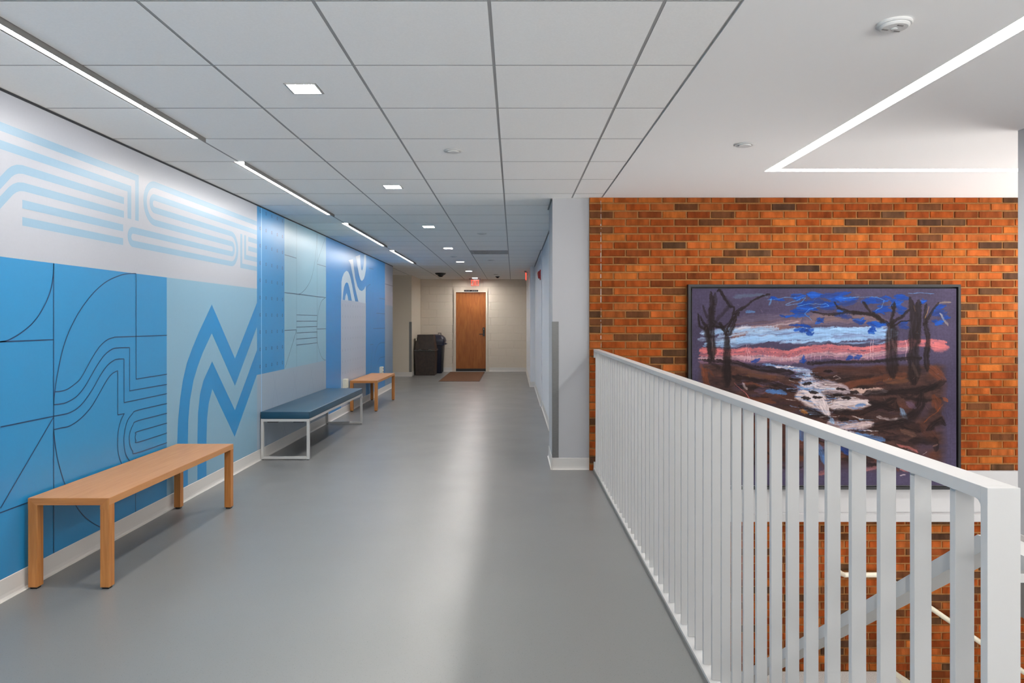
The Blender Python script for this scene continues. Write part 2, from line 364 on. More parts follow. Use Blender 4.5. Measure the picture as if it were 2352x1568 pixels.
rd = MB(); rd.box(.33, .35, -.008, -.004, 1.10, 1.135); rd.build('card_reader', M['steel'], hp)
s = thing('door_sign', 'narrow black sign strip fixed over the wooden door, its lettering too small to read', 'sign', (-1.12, YE-.032, 2.125))
m_ = MB(); m_.box(-.185, .185, -.006, .002, -.022, .022, 0, .002); m_.build('sign_plate', M['signblack'], s)
m_ = MB()
xx = -.165
for wd in (.02,.03,.018,.03,.022,.014,.0,.03,.02,.032,.02,.026,.02):
    if wd: m_.box(xx, xx+wd*.7, -.0075, -.006, -.008, .008)
    xx += .026
m_.build('faint_lettering', M['steelgrey'], s)
# ------------------------------------------------ fascia and stairs
t = MB(); t.box(.765, XE, 6.235, YW+.008, -.37, 0.0); struct(t.build('trim_3', M['fascia']))
t = MB(); t.box(.765, XE, 6.19, YW+.008, -.435, -.37); struct(t.build('trim_4', M['fascia']))
st = thing('staircase', 'grey stair flights and speckled landing below the white railing, along the lower brick wall', 'stairs', (1.8, 3.7, -1.785))
f = MB(); f.box(-1.03, 1.55, 0, 2.56, -.2, 0); f.build('landing', M['terr'], st)
f = MB()
for k in range(9):
    z = 1.785-.1785*(k+1); y0 = 1.12+.287*k-3.7
    f.box(-1.03, 1.115, y0, y0+.29, z-.18, z)
f.build('upper_flight', M['terr'], st)
f = MB()
for k in range(8):
    f.box(1.55+.27*k, 1.82+.27*k, .6, 2.56, -.178*(k+1)-.18, -.178*(k+1))
f.build('lower_flight', M['terr'], st)
f = MB(); f.prism([(1.50,.0),(1.50,.03),(1.56,.03),(4.2,-1.74),(4.2,-1.80)], 'y', 2.535, 2.555); f.build('skirt_board', M['outlet'], st)

# ------------------------------------------------ white balustrade
R0, R1 = .712, .762; NY = 1.058; TOPZ = 1.079
ra = thing('railing', 'long white steel balustrade with flat bars guarding the open stairwell', 'railing', (.737, 3.6, 0))
def RB(): return MB()
O = (.737, 3.6, 0)
def bx(name, x0, x1, y0, y1, z0, z1, m='metalwhite', bev=.0015):
    mb = MB(); mb.box(x0-O[0], x1-O[0], y0-O[1], y1-O[1], z0, z1, 0, bev); return mb.build(name, M[m], ra)
bx('top_rail', R0, R1, NY+.0162, 6.262, TOPZ-.021, TOPZ, bev=.0008)
bx('end_post', R0, R1, NY, NY+.016, .0242, TOPZ, bev=.0008)
# small radius where the last bar meets the rail
mb = MB(); pr = [(0,0)]+[(.016-.016*math.sin(a*math.pi/12), -.016+.016*math.cos(a*math.pi/12)) for a in range(7)][::-1]
mb.prism([(NY+.0158+p[0]-O[1], TOPZ-.0208+p[1]) for p in [(0,0),(.016,0),(.0075,-.0022),(.0022,-.0075),(0,-.016)]], 'x', R0+.001-O[0], R1-.001-O[0]); mb.build('corner_fillet', M['metalwhite'], ra)
bx('bottom_rail', R0-.003, R1-.005, NY-.0, 6.262, .004, .024)
bx('floor_angle', R0-.007, R0-.003, NY, 6.262, 0, .012, 'steelgrey', 0)
for z0, z1 in ((TOPZ-.075, TOPZ+.001), (.001, .078)):
    bx('wall_flange', R0-.001, R1+.001, 6.255, 6.268, z0, z1)
first = None
k = 0; y = 1.165
while y < 6.23:
    if first is None:
        mb = MB(); mb.box(-.0155, .0155, -.015, 0, .024, TOPZ-.0215, 0, .001)
        first = mb.build('baluster', M['metalwhite'], ra); first.location = (0, y-O[1], 0)
    else:
        c = first.copy(); COL.objects.link(c); c.parent = ra; c.location = (0, y-O[1], 0)
    y += .1175
# flat handrail of the stair flight, bracketed off the balustrade
A_, S_ = 1.793, .689
def hz(y): return A_-S_*y
y0, y1 = 1.20, 4.05
prof = [(1.075, hz(y0)), (y0, hz(y0)), (y1, hz(y1)), (y1+.25, hz(y1)), (y1+.25, hz(y1)-.026), (y1-.005, hz(y1)-.026), (y0-.01, hz(y0)-.026), (1.075, hz(y0)-.026)]
mb = MB(); mb.prism([(a-O[1], z) for a, z in prof], 'x', .790-O[0], .840-O[0]); hr = mb.build('stair_handrail', M['metalwhite'], ra)
hr['label'] = 'flat white handrail sloping down beside the stairs'
for y, x0 in ((1.088, .762), (3.2, .765), (4.1, .765)):
    mb = MB(); mb.box(x0-O[0], .82-O[0], y-O[1]-.012, y-O[1], hz(min(max(y,1.2),4.05))-.036, hz(min(max(y,1.2),4.05))-.022); mb.build('bracket', M['metalwhite'], hr)
# wall handrail on the brick
hr = thing('wall_handrail', 'slim cream handrail fixed to the lower brick wall, dropping towards the right', 'handrail', (3.3, 6.2, -.9))
mb = MB(); mb.tube([(-.40,.068,-.005),(-.40,.03,-.005),(-.385,.0,-.005),(-.06,0,-.005),(-.02,0,-.025),(2.8,0,-1.97)], .022, 14); mb.build('rail', M['outlet'], hr)
for x, z in ((-.25,-.005),(.5,-.345),(1.6,-1.1)):
    mb = MB(); mb.tube([(x,.0,z-.02),(x,.01,z-.06),(x,.075,z-.06)], .008, 8); mb.build('bracket', M['steel'], hr)

# ------------------------------------------------ benches
def wood_bench(y, L, label):
    b = thing('wooden_bench', label, 'bench', (-2.206, y+L/2, 0), 'oak benches along the mural wall'); h = L/2; W = .201; T = .036; H = .453; LG = .045
    mb = MB(); mb.box(-W, W, -h, h, H-T, H, 0, .0015); mb.build('seat_top', M['oak_y'], b)
    for s in (-1, 1):     # mitred end face over the legs, 1 mm proud
        mb = MB(); mb.prism([(-W+.0005,H-.001),(W-.0005,H-.001),(W-T,H-T+.0005),(-W+T,H-T+.0005)], 'y', s*h, s*(h+.001))
        mb.build('end_edging', M['oak_x'], b)
    for sx in (-1, 1):
        for sy in (-1, 1):
            mb = MB(); x0, x1 = sx*W, sx*(W-LG); y0, y1 = sy*h, sy*(h-LG*1.05)
            mb.box(x0, x1, y0, y1, .010, H-T, 0, .0015); lg = mb.build('leg', M['oak_z'], b)
            mb = MB(); mb.prism([(sx*(W-.0002), H-.002), (sx*(W-LG), H-T-.006), (sx*(W-LG), H-T-.02), (sx*(W-.0002), H-T-.02)], 'y', sy*(h+.0012), sy*(h-.0005)); mb.build('mitre_face', M['oak_z'], lg)
            mb = MB(); mb.box(sx*(W-.007), sx*(W-LG+.007), sy*(h-.007), sy*(h-LG+.006), 0, .010); mb.build('foot_glide', M['black'], lg)
    return b
wood_bench(3.489, 1.545, 'long oak bench with square legs, nearest the camera against the blue mural')
wood_bench(10.35, 1.52, 'oak bench far down the hall, beyond the teal padded bench')
b = thing('padded_bench', 'bench with a teal vinyl cushion on a thin white metal frame', 'bench', (-2.19, 7.925, 0)); h = 1.185; W = .232; q = .025
mb = MB()
for s in (-1, 1): mb.box(s*W, s*(W-q), -h, h, .367, .392, 0, .001); mb.box(-W+q, W-q, s*h, s*(h-q), .367, .392, 0, .001)
mb.build('seat_frame', M['metalwhite'], b)
for sy in (-1, 1):
    for sx in (-1, 1):
        mb = MB(); mb.box(sx*W, sx*(W-q), sy*h, sy*(h-q), .006, .367, 0, .001); lg = mb.build('leg', M['metalwhite'], b)
        mb = MB(); mb.box(sx*(W-.004), sx*(W-q+.002), sy*(h-.004), sy*(h-q+.002), 0, .006); mb.build('foot_glide', M['black'], lg)
    mb = MB(); mb.box(-W+q, W-q, sy*h, sy*(h-q), .008, .032, 0, .001); mb.build('floor_bar', M['metalwhite'], b)
for s in (-1, 1):
    for x in (-.13, .12):
        mb = MB(); mb.box(x-.05, x+.05, s*(h-.03), s*(h-.07), .355, .37); mb.build('cushion_clip', M['black'], b)
bm = bmesh.new(); bmesh.ops.create_cube(bm, size=1)
for v in bm.verts: v.co = Vector((v.co.x*2*(W+.001), v.co.y*2*(h+.001), .427+v.co.z*.068))
bmesh.ops.bevel(bm, geom=[e for e in bm.edges], offset=.007, segments=3, affect='EDGES', profile=.5)
for v in bm.verts:
    if v.co.z > .45: v.co.z += .004*(1-(v.co.x/W)**2)*(1-(v.co.y/h)**4)
mb = MB(); mb.bm(bm, 0, True); cu = mb.build('cushion', M['cushion'], b)
mb = MB()
for sx in (-1,1):
    mb.tube([(sx*(W+.0005), -h, .4565), (sx*(W+.0005), h, .4565)], .0022, 6)
for sy in (-1,1): mb.tube([(-W, sy*(h+.0005), .4565), (W, sy*(h+.0005), .4565)], .0022, 6)
mb.build('seam_piping', M['cushion'], cu)

# ------------------------------------------------ outlets on the mural wall
def outlet_box(y, z, label, holes):
    o = thing('wall_outlet', label, 'outlet', (XL+.002, y, z), 'surface outlet boxes on the mural wall')
    mb = MB(); mb.box(0, .052, -.058, .058, -.063, .063, 0, .004); mb.build('box', M['outlet'], o)
    mb = MB(); mb.box(.052, .056, -.055, .055, -.060, .060, 0, .0015); fp = mb.build('face_plate', M['outlet'], o)
    if holes:
        for zz in (-.026, .026):
            mb = MB(); mb.box(.055, .059, -.017, .017, zz-.015, zz+.015, 0, .002); mb.build('socket', M['black'], fp)
outlet_box(10.05, .440, 'plain cream surface box low on the mural, by the near end of far bench', False)
outlet_box(12.78, .437, 'cream surface outlet with dark sockets, above the far oak bench', True)

# ------------------------------------------------ lights
def wash_light(y0, y1, label):
    o = thing('linear_light', label, 'ceiling light', (-1.90, (y0+y1)/2, CZ), 'wall-wash strips along the mural'); h = (y1-y0)/2
    mb = MB(); mb.box(-.0365, -.0335, -h+.002, h-.002, .0005, .070); mb.box(-.0335, .0385, -h+.002, h-.002, .055, .070)
    mb.box(-.0335, .0385, -h+.002, -h+.006, 0, .055); mb.box(-.0335, .0385, h-.006, h-.002, 0, .055); mb.build('housing', M['metalwhite'], o)
    mb = MB(); mb.box(.0385, .0425, -h+.002, h-.002, -.024, .055); mb.build('baffle_blade', M['steelgrey'], o)
    n = 4; L = (y1-y0)/n
    mb = MB()
    for k in range(n):
        a = -h+k*L+.009; c = a+L-.018
        for xa, xb in ((-.0335, .0005), (.003, .0385)):
            za, zb = .012-(xa+.0335)*.31, .012-(xb+.0335)*.31; mb.prism([(xa,za),(xb,zb),(xb,zb+.006),(xa,za+.006)], 'y', a, c)
    mb.build('lens', M['lens'], o)
    for k in range(1, n):
        mb = MB(); mb.prism([(-.0335,.011),(.0385,-.0115),(.0385,.0),(-.0335,.02)], 'y', -h+k*L-.008, -h+k*L+.008); mb.build('lens_joint', M['metalwhite'], o)
names = ['wall-wash strip light starting overhead behind the camera position', 'wall-wash strip light just behind and above the viewpoint',
 'nearest wall-wash strip light, cut by the left edge of the photo', 'second wall-wash strip light, above the M-shaped panel of the mural',
 'third wall-wash strip light, above the far oak bench end of the mural', 'farthest and shortest-looking wall-wash strip light, by the end of the mural']
for (a, c), nm in zip(wash, names): wash_light(a, c, nm)
ords = {0:'square recessed downlight behind the viewpoint', 1:'square recessed downlight above and behind the viewpoint', 2:'square recessed downlight directly overhead of the viewpoint',
 3:'square recessed downlight nearest the camera, largest of the row', 4:'square recessed downlight, second one down the hall', 5:'square recessed downlight, third one down the hall',
 6:'square recessed downlight, fourth one down the hall, just before the ceiling vent', 7:'square recessed downlight, fifth one down the hall, just past the ceiling vent',
 8:'square recessed downlight, sixth one down the hall, second last before the exit sign', 9:'square recessed downlight, last of the row above the lit exit sign'}
proto = None
for k, yy in enumerate(DOWN_Y):
    if yy < YB: continue
    if proto is None:
        o = thing('square_downlight', ords[k], 'ceiling light', (DX, yy, CZ), 'square downlights down the hall')
        mb = MB(); q = DH; i_ = .064
        for s in (-1, 1):
            mb.box(s*q, s*i_, -q, q, -.003, .03); mb.box(-i_, i_, s*q, s*i_, -.003, .03)
        mb.build('trim_ring', M['metalwhite'], o)
        mb = MB(); mb.box(-i_, i_, -i_, i_, .006, .012); mb.build('lens', M['down'], o); proto = o
    else:
        o = copy_tree(proto); o.location = (DX, yy, CZ); o['label'] = ords[k]
o = thing('slot_light', 'bright L-shaped slot light recessed in the smooth ceiling over the stairwell', 'ceiling light', (SX0, SY1, CZ))
mb = MB(); mb.prism([(SX0-SX0,SN-SY1),(SX1-SX0,SN-SY1),(SX1-SX0,SY0-SY1),(XE-SX0,SY0-SY1),(XE-SX0,0),(0,0)], 'z', .006, .010); mb.build('lens', M['slot'], o)
mb = MB(); mb.prism([(SX0-SX0,SN-SY1),(SX1-SX0,SN-SY1),(SX1-SX0,SY0-SY1),(XE-SX0,SY0-SY1),(XE-SX0,0),(0,0)], 'z', .012, .07); mb.build('housing', M['metalwhite'], o)

# ------------------------------------------------ ceiling devices
def cover_plate(x, y, label):
    o = thing('sprinkler_cover', label, 'sprinkler', (x, y, CZ), 'concealed sprinkler covers')
    mb = MB(); mb.lathe(0, 0, [(.034,-.001),(.060,-.001),(.063,-.003),(.058,-.006),(.046,-.007),(.043,-.004),(.034,-.004)], 40); mb.build('outer_ring', M['discwhite'], o)
    mb = MB(); mb.lathe(0, 0, [(.036,-.002),(.040,-.009),(.038,-.012),(.001,-.0125)], 40); mb.build('cover_disc', M['discwhite'], o)
    return o
cp = cover_plate(-.39, 4.55, 'round white ceiling disc in the tile grid, nearest the camera')
for x, y, l in ((1.44, 4.39, 'round white ceiling disc in the smooth ceiling beside the corner of the slot light'),
                (-.40, 8.85, 'round white ceiling disc in the tile grid, just before the vent'),
                (-.41, 12.7, 'small round ceiling disc in the tile grid, just beyond the vent'),
                (-1.02, 12.0, 'tiny round ceiling disc between two far downlights')):
    c = copy_tree(cp); c.location = (x, y, CZ); c['label'] = l
o = thing('smoke_detector', 'round white smoke detector near the slot light at the top right', 'smoke detector', (1.405, 2.60, CZ), rz=.25)
mb = MB(); mb.lathe(0, 0, [(.060,-.0),(.062,-.006),(.058,-.010),(.001,-.010)], 48); mb.build('base', M['discwhite'], o)
mb = MB(); mb.lathe(0, 0, [(.052,-.010),(.053,-.014),(.046,-.020),(.001,-.021)], 48); hd = mb.build('sensor_head', M['discwhite'], o)
for a in (30, 150, 270):
    a = math.radians(a); mb = MB(); cx_, cy_ = .030*math.cos(a), .030*math.sin(a)
    mb.box(cx_-.012, cx_+.012, cy_-.0035, cy_+.0035, -.0225, -.016); mb.build('vent_slot', M['steelgrey'], hd)
mb = MB(); mb.lathe(0, 0, [(.010,-.020),(.011,-.024),(.008,-.025),(.001,-.025)], 24); mb.build('test_button', M['discwhite'], hd)
o = thing('ceiling_vent', 'white ceiling air vent with a dark slot at its left half', 'vent', ((VENT[0]+VENT[1])/2, (VENT[2]+VENT[3])/2, CZ))
mb = MB(); q = .295
for s in (-1, 1): mb.box(s*q, s*(q-.035), -q, q, -.004, .012); mb.box(-q+.035, q-.035, s*q, s*(q-.035), -.004, .012)
mb.box(-.02, .02, -q+.035, q-.035, -.004, .012); mb.build('frame', M['grid'], o)
mb = MB()
for k in range(9): mb.prism([(-.25+k*.026, .010), (-.236+k*.026, -.002), (-.234+k*.026, -.001), (-.248+k*.026, .011)], 'y', -.26, .26)
mb.build('louvre', M['steelgrey'], o)
mb = MB(); mb.box(.02, .26, -.26, .26, .0, .004); mb.build('blank_panel', M['grid'], o)
mb = MB(); mb.box(-.26, -.02, -.26, .26, .011, .0122); mb.build('duct_opening', M['dark'], o)
def dome(x, y, r, label):
    o = thing('dome_camera', label, 'security camera', (x, y, CZ), 'black dome cameras')
    mb = MB(); mb.lathe(0, 0, [(r,0),(r*.98,-r*.12),(r*.8,-r*.32),(r*.001,-r*.33)], 40); mb.build('housing', M['black'], o)
    mb = MB(); mb.lathe(0, 0, [(r*.62,-r*.30)]+[(r*.6*math.cos(a*math.pi/16), -r*.32-r*.42*math.sin(a*math.pi/16)) for a in range(8)]+[(.001,-r*.745)], 32); mb.build('dome', M['domeglass'], o)
M['domeglass'] = mat('smoked_dome', (10,10,12), .08, spec=.8)
dome(-1.68, 16.15, .125, 'large black dome camera on the ceiling above the bins')
dome(-.40, 17.4, .055, 'small black dome camera on the ceiling to the right of the exit sign')
o = thing('ceiling_speaker', 'small grey flush ceiling disc in front of the small dome camera', 'speaker', (-.42, 16.6, CZ)); mb = MB(); mb.lathe(0,0,[(.055,0),(.055,-.006),(.001,-.007)],32); mb.build('grille', M['grid'], o)
M['exitred'] = glow('exit_red', (1, .10, .06), 1.25)
ac = bpy.data.materials.new('clear_acrylic'); ac.use_nodes = True; nt = ac.node_tree; nt.nodes.clear()
t_ = nt.nodes.new('ShaderNodeBsdfTransparent'); g_ = nt.nodes.new('ShaderNodeBsdfGlossy'); g_.inputs[1].default_value = .1; x_ = nt.nodes.new('ShaderNodeMixShader'); x_.inputs[0].default_value = .10
oo = nt.nodes.new('ShaderNodeOutputMaterial'); nt.links.new(t_.outputs[0], x_.inputs[1]); nt.links.new(g_.outputs[0], x_.inputs[2]); nt.links.new(x_.outputs[0], oo.inputs[0]); M['acrylic'] = ac
def text_mesh(body, size, m, parent, loc, rot, name):
    cu = bpy.data.curves.new(name, 'FONT'); cu.body = body; cu.size = size; cu.extrude = .001; cu.offset = 0; cu.space_character = 1.12; cu.align_x = 'CENTER'; cu.align_y = 'CENTER'
    tmp = bpy.data.objects.new(name+'_src', cu); COL.objects.link(tmp)
    dg = bpy.context.evaluated_depsgraph_get(); me = bpy.data.meshes.new_from_object(tmp.evaluated_get(dg)); bpy.data.objects.remove(tmp)
    me.materials.clear(); me.materials.append(m); o = bpy.data.objects.new(name, me); COL.objects.link(o); o.parent = parent; o.location = loc; o.rotation_euler = rot; return o
def exit_sign(x, y, rz, label):
    o = thing('exit_sign', label, 'exit sign', (x, y, CZ), 'red exit signs', rz)
    mb = MB(); mb.box(-.155, .155, -.022, .022, -.024, 0, 0, .003); mb.build('canopy', M['steelgrey'], o)
    mb = MB(); mb.box(-.15, .15, -.003, .003, -.225, -.024); pl = mb.build('acrylic_panel', M['acrylic'], o)
    for s in (1, -1):
        t = text_mesh('EXIT', .205, M['exitred'], pl, (0, -.006*s, -.122), (math.pi/2, 0, 0 if s > 0 else math.pi), 'exit_lettering'); t.scale = (.47, 1.1, 1)
    return o
exit_sign(-1.005, 18.25, 0, 'EXIT sign in red letters hanging above the wooden door')
exit_sign(.27, 15.6, math.radians(84), 'exit sign seen edge-on as a thin red bar, hanging by the right wall')

# ------------------------------------------------ red alarm, corner guards
o = thing('fire_alarm', 'small dark red fire alarm device high on the white right wall', 'fire alarm', (.426, 11.15, 2.06))
mb = MB(); mb.prism([(0,-.08),(0,.08),(-.014,.08),(-.014,-.08)], 'y', -.058, .058); mb.build('back_plate', M['red'], o)
mb = MB(); mb.prism([(-.014,-.062),(-.014,.066),(-.045,.050),(-.052,.02),(-.04,-.055)], 'y', -.048, .048); hs = mb.build('housing', M['red'], o)
mb = MB(); mb.box(-.060, -.046, -.022, .022, .0, .04, 0, .004); mb.build('strobe_lens', M['outlet'], hs)
def guard(x, y, sx, z0, z1, label, w_=.055):
    o = thing('corner_guard', label, 'corner guard', (x, y, z0), 'stainless corner guards')
    mb = MB(); h_ = z1-z0; t = .0025
    mb.prism([(-sx*t,-t),(sx*w_,-t),(sx*w_,0),(0,0),(0,w_),(-sx*t,w_)], 'z', 0, h_); mb.build('angle', M['steel'], o)
guard(.347, 6.305, 1, .107, 1.325, 'grey metal corner guard on the white pilaster beside the brick wall')
guard(-2.456, 16.9, -1, .107, 1.31, 'slim metal corner guard on the beige pier left of the bins')

# ------------------------------------------------ bins and mat
o = thing('trash_bin', 'worn brown square waste bin with tapered hood, front of the two bins', 'bin', (-2.17, 17.2, 0)); hw = .245; dp = .56
mb = MB(); mb.prism([(-hw+.015,0),(hw-.015,0),(hw-.015,dp-.01),(-hw+.015,dp-.01)], 'z', 0, .02)
vs = []; 
for z, s in ((.0,.95),(.55,1.0),(.60,1.0)):
    vs += [(-hw*s, dp/2-dp/2*s, z), (hw*s, dp/2-dp/2*s, z), (hw*s, dp/2+dp/2*s, z), (-hw*s, dp/2+dp/2*s, z)]
mb = MB(); mb.add(vs, [(0,3,2,1),(8,9,10,11)]+[(4*i+k, 4*i+(k+1)%4, 4*i+4+(k+1)%4, 4*i+4+k) for i in range(2) for k in range(4)]); mb.build('body', M['brown'], o)
mb = MB(); mb.box(-hw-.012, hw+.012, -.012, dp+.012, .60, .645, 0, .01); rim = mb.build('rim', M['brown'], o)
mb = MB(); mb.tube([(-hw-.014,-.016,.607),(hw+.014,-.016,.607)], .008, 8); mb.tube([(hw+.016,-.01,.607),(hw+.016,dp,.607)], .006, 8); mb.build('metal_trim', M['steel'], rim)
for x in (-.12, .12):
    mb = MB(); mb.tube([(x-.04,-.022,.612),(x-.02,-.03,.632),(x+.02,-.03,.632),(x+.04,-.022,.612)], .007, 8); mb.build('clip', M['steel'], rim)
mb = MB(); a, c = hw-.005, hw-.05
mb.add([(-a,.0,.645),(a,.0,.645),(a,dp,.645),(-a,dp,.645),(-c,.07,.985),(c,.07,.985),(c,dp-.07,.985),(-c,dp-.07,.985)], [(0,1,5,4),(1,2,6,5),(2,3,7,6),(3,0,4,7),(4,5,6,7),(0,3,2,1)]); hd = mb.build('hood', M['brown'], o)
mb = MB(); mb.box(-c-.006, c+.006, .064, dp-.064, .975, .993, 0, .005); mb.build('hood_cap', M['brown'], hd)
mb = MB(); mb.add([(-c-.02,.012,.70),(c+.02,.012,.70),(c-.005,.058,.93),(-c+.005,.058,.93)], [(0,1,2,3)]); 
mb.add([(-c-.02,.010,.70),(c+.02,.010,.70),(c-.005,.056,.93),(-c+.005,.056,.93)], [(0,3,2,1)]); mb.build('push_flap', M['brown'], hd)
o = thing('recycling_bin', 'dark blue recycling bin with a domed lid, behind the brown bin', 'bin', (-2.03, 18.10, 0))
prof = [(.17,0),(.185,.01),(.235,.72),(.25,.73),(.25,.77)]
def rrect(hx, hy, r=.06, n=5):
    out = []
    for cx_, cy_, a0 in ((hx-r,hy-r,0),(-hx+r,hy-r,90),(-hx+r,-hy+r,180),(hx-r,-hy+r,270)):
        for i in range(n+1):
            a = math.radians(a0+90*i/n); out.append((cx_+r*math.cos(a), cy_+r*math.sin(a)))
    return out
def loft(mb, rings, mi=0):
    n = len(rings[0][0]); vs = []
    for pts, z in rings: vs += [(p[0], p[1], z) for p in pts]
    fs = [(i*n+k, i*n+(k+1)%n, (i+1)*n+(k+1)%n, (i+1)*n+k) for i in range(len(rings)-1) for k in range(n)]
    fs += [tuple(range(n))[::-1], tuple(range((len(rings)-1)*n, len(rings)*n))]
    mb.add(vs, fs, mi, True); return mb
mb = loft(MB(), [(rrect(.19,.20),0),(rrect(.205,.215),.02),(rrect(.235,.25),.70),(rrect(.262,.275),.715),(rrect(.262,.275),.79)]); body = mb.build('body', M['navy'], o)
mb = MB(); mb.tube([(.262,-.12,.76),(.30,-.12,.745),(.30,.12,.745),(.262,.12,.76)], .013, 8); mb.build('side_handle', M['navy'], body)
mb = MB(); mb.box(.19, .235, -.25, -.232, .05, .68, 0, .005); mb.build('corner_rib', M['black'], body)
mb = loft(MB(), [(rrect(.272,.285),.79),(rrect(.275,.288),.83),(rrect(.25,.262),.90),(rrect(.19,.20),.965),(rrect(.12,.12),.985)]); lid = mb.build('lid', M['navylid'], o)
mb = MB(); mb.tube([(.10,-.10,.975),(.10,-.11,1.02),(.17,-.11,1.02),(.17,-.10,.965)], .010, 8); mb.build('lid_handle', M['black'], lid)
o = thing('floor_mat', 'brown carpet mat lying in front of the wooden door', 'mat', (-1.205, 16.93, 0))
mb = MB(); mb.box(-.44, .44, -1.42, 1.42, 0, .008, 0, .003); mb.build('pile', M['mat'], o)
mb = MB()
for s in (-1, 1): mb.box(s*.455, s*.44, -1.435, 1.435, 0, .005); mb.box(-.44, .44, s*1.435, s*1.42, 0, .005)
mb.build('rubber_edge', mat('mat_rubber', (70,50,40), .6), o)
# ---- mural outlines, metres (along hall, height)
MURAL_LINES = [(0.006,0,[(3.715,1.635),(3.715,0.105)]),(0.006,1,[(3.715,1.634),(3.712,1.578),(3.699,1.514),(3.665,1.443),(3.611,1.373),(3.551,1.319),(3.465,1.27),(3.383,1.239),(3.33,1.232),(3.2,1.232)]),(0.006,0,[(2.2,1.232),(3.715,1.232)]),(0.006,1,[(3.715,0.896),(3.724,0.958),(3.748,1.055),(3.792,1.181),(3.849,1.281),(3.944,1.392),(4.069,1.494),(4.202,1.567),(4.344,1.612),(4.434,1.628),(4.525,1.635)]),(0.006,0,[(4.525,1.635),(4.525,0.957),(4.928,0.958)]),(0.006,1,[(3.726,0.956),(3.77,0.954),(3.826,0.959),(3.896,0.982),(3.944,1.007),(4.005,1.067),(4.069,1.132),(4.134,1.184),(4.202,1.217),(4.272,1.23),(4.344,1.232),(4.928,1.23)]),(0.006,1,[(3.715,0.889),(3.77,0.886),(3.826,0.889),(3.908,0.911),(3.98,0.955),(4.043,1.015),(4.108,1.076),(4.175,1.127),(4.244,1.157),(4.3,1.165),(4.449,1.163)]),(0.006,0,[(4.449,1.163),(4.449,0.889),(4.928,0.887)]),(0.006,0,[(3.33,0.829),(3.715,0.828)]),(0.006,1,[(3.715,0.828),(3.781,0.827),(3.849,0.829),(3.92,0.846),(3.993,0.886),(4.069,0.947),(4.134,1.011),(4.202,1.062),(4.272,1.091),(4.315,1.096),(4.386,1.094)]),(0.006,0,[(4.386,1.094),(4.386,0.822),(4.928,0.822)]),(0.006,1,[(3.715,0.757),(3.77,0.757),(3.849,0.757),(3.944,0.783),(4.043,0.835),(4.121,0.903),(4.202,0.978),(4.258,1.012),(4.316,1.026)]),(0.006,0,[(4.316,1.026),(4.316,0.755),(4.389,0.753)]),(0.006,1,[(4.389,0.753),(4.351,0.715),(4.322,0.653),(4.315,0.589),(4.322,0.522),(4.356,0.451),(4.434,0.334)]),(0.006,1,[(4.928,0.753),(4.544,0.754),(4.481,0.739),(4.419,0.697),(4.389,0.626),(4.386,0.569),(4.404,0.499),(4.446,0.451),(4.512,0.402),(4.626,0.378)]),(0.006,1,[(4.928,0.684),(4.544,0.686),(4.488,0.666),(4.453,0.624),(4.446,0.583),(4.457,0.539),(4.488,0.5),(4.528,0.481),(4.928,0.479)]),(0.006,1,[(4.928,0.616),(4.552,0.617),(4.525,0.604),(4.515,0.585),(4.525,0.562),(4.552,0.547),(4.928,0.547)]),(0.006,0,[(3.713,0.822),(3.33,0.445)]),(0.006,0,[(2.2,0.424),(3.715,0.424)]),(0.006,1,[(3.715,0.751),(3.732,0.656),(3.753,0.578),(3.811,0.443),(3.908,0.301),(4.005,0.205),(4.134,0.12),(4.286,0.045)]),(0.006,0,[(4.52,0.105),(4.52,0.45)]),(0.0045,0,[(7.866,0.82),(7.866,2.418)]),(0.0045,0,[(8.694,0.82),(8.694,2.418)]),(0.006,0,[(7.456,2.032),(7.866,2.032)]),(0.006,0,[(8.694,2.032),(9.1,2.032)]),(0.006,0,[(7.456,1.632),(9.1,1.632)]),(0.006,1,[(7.866,1.63),(8.01,1.642),(8.174,1.691),(8.32,1.759),(8.445,1.846),(8.548,1.978),(8.614,2.118),(8.667,2.288),(8.686,2.411)]),(0.005,0,[(8.694,2.057),(9.06,2.395)]),(0.006,0,[(7.456,1.231),(7.866,1.231)]),(0.006,0,[(8.694,1.231),(9.1,1.231)]),(0.006,0,[(7.866,1.227),(7.476,0.833)]),(0.006,0,[(7.866,1.399),(8.694,1.399)]),(0.006,0,[(7.866,1.329),(8.694,1.329)]),(0.006,0,[(7.866,1.263),(8.694,1.263)]),(0.006,0,[(7.866,1.196),(8.694,1.196)]),(0.006,0,[(7.866,1.127),(8.694,1.127)]),(0.006,0,[(7.866,1.061),(8.694,1.061)]),(0.006,1,[(9.06,1.628),(8.901,1.584),(8.79,1.497),(8.713,1.382),(8.681,1.254),(8.681,1.156),(8.708,1.065),(8.79,0.955),(8.901,0.873),(9.016,0.832),(9.089,0.826)]),(0.007,0,[(12.442,1.468),(13.283,1.467)]),(0.007,0,[(12.162,1.2),(13.283,1.197)]),(0.007,1,[(12.254,0.63),(12.324,0.755),(12.514,0.869),(12.761,0.926),(13.283,0.925)]),(0.007,1,[(12.587,0.592),(12.686,0.644),(12.862,0.663),(13.283,0.658)]),(0.006,0,[(11.895,0.931),(12.162,0.925),(12.005,0.689),(11.938,0.434)]),(0.007,0,[(11.805,2.218),(12.178,2.226)]),(0.007,1,[(11.574,1.82),(11.662,1.89),(11.805,1.934),(11.933,1.948)]),(0.007,0,[(12.7,1.743),(13.269,1.741)]),(0.012,0,[(13.28,2.03),(14.13,2.03)]),(0.003,0,[(11.9,1.2),(11.9,2.3)]),(0.003,0,[(12.15,1.2),(12.15,2.3)]),(0.003,0,[(12.6,1.2),(12.6,2.3)])]
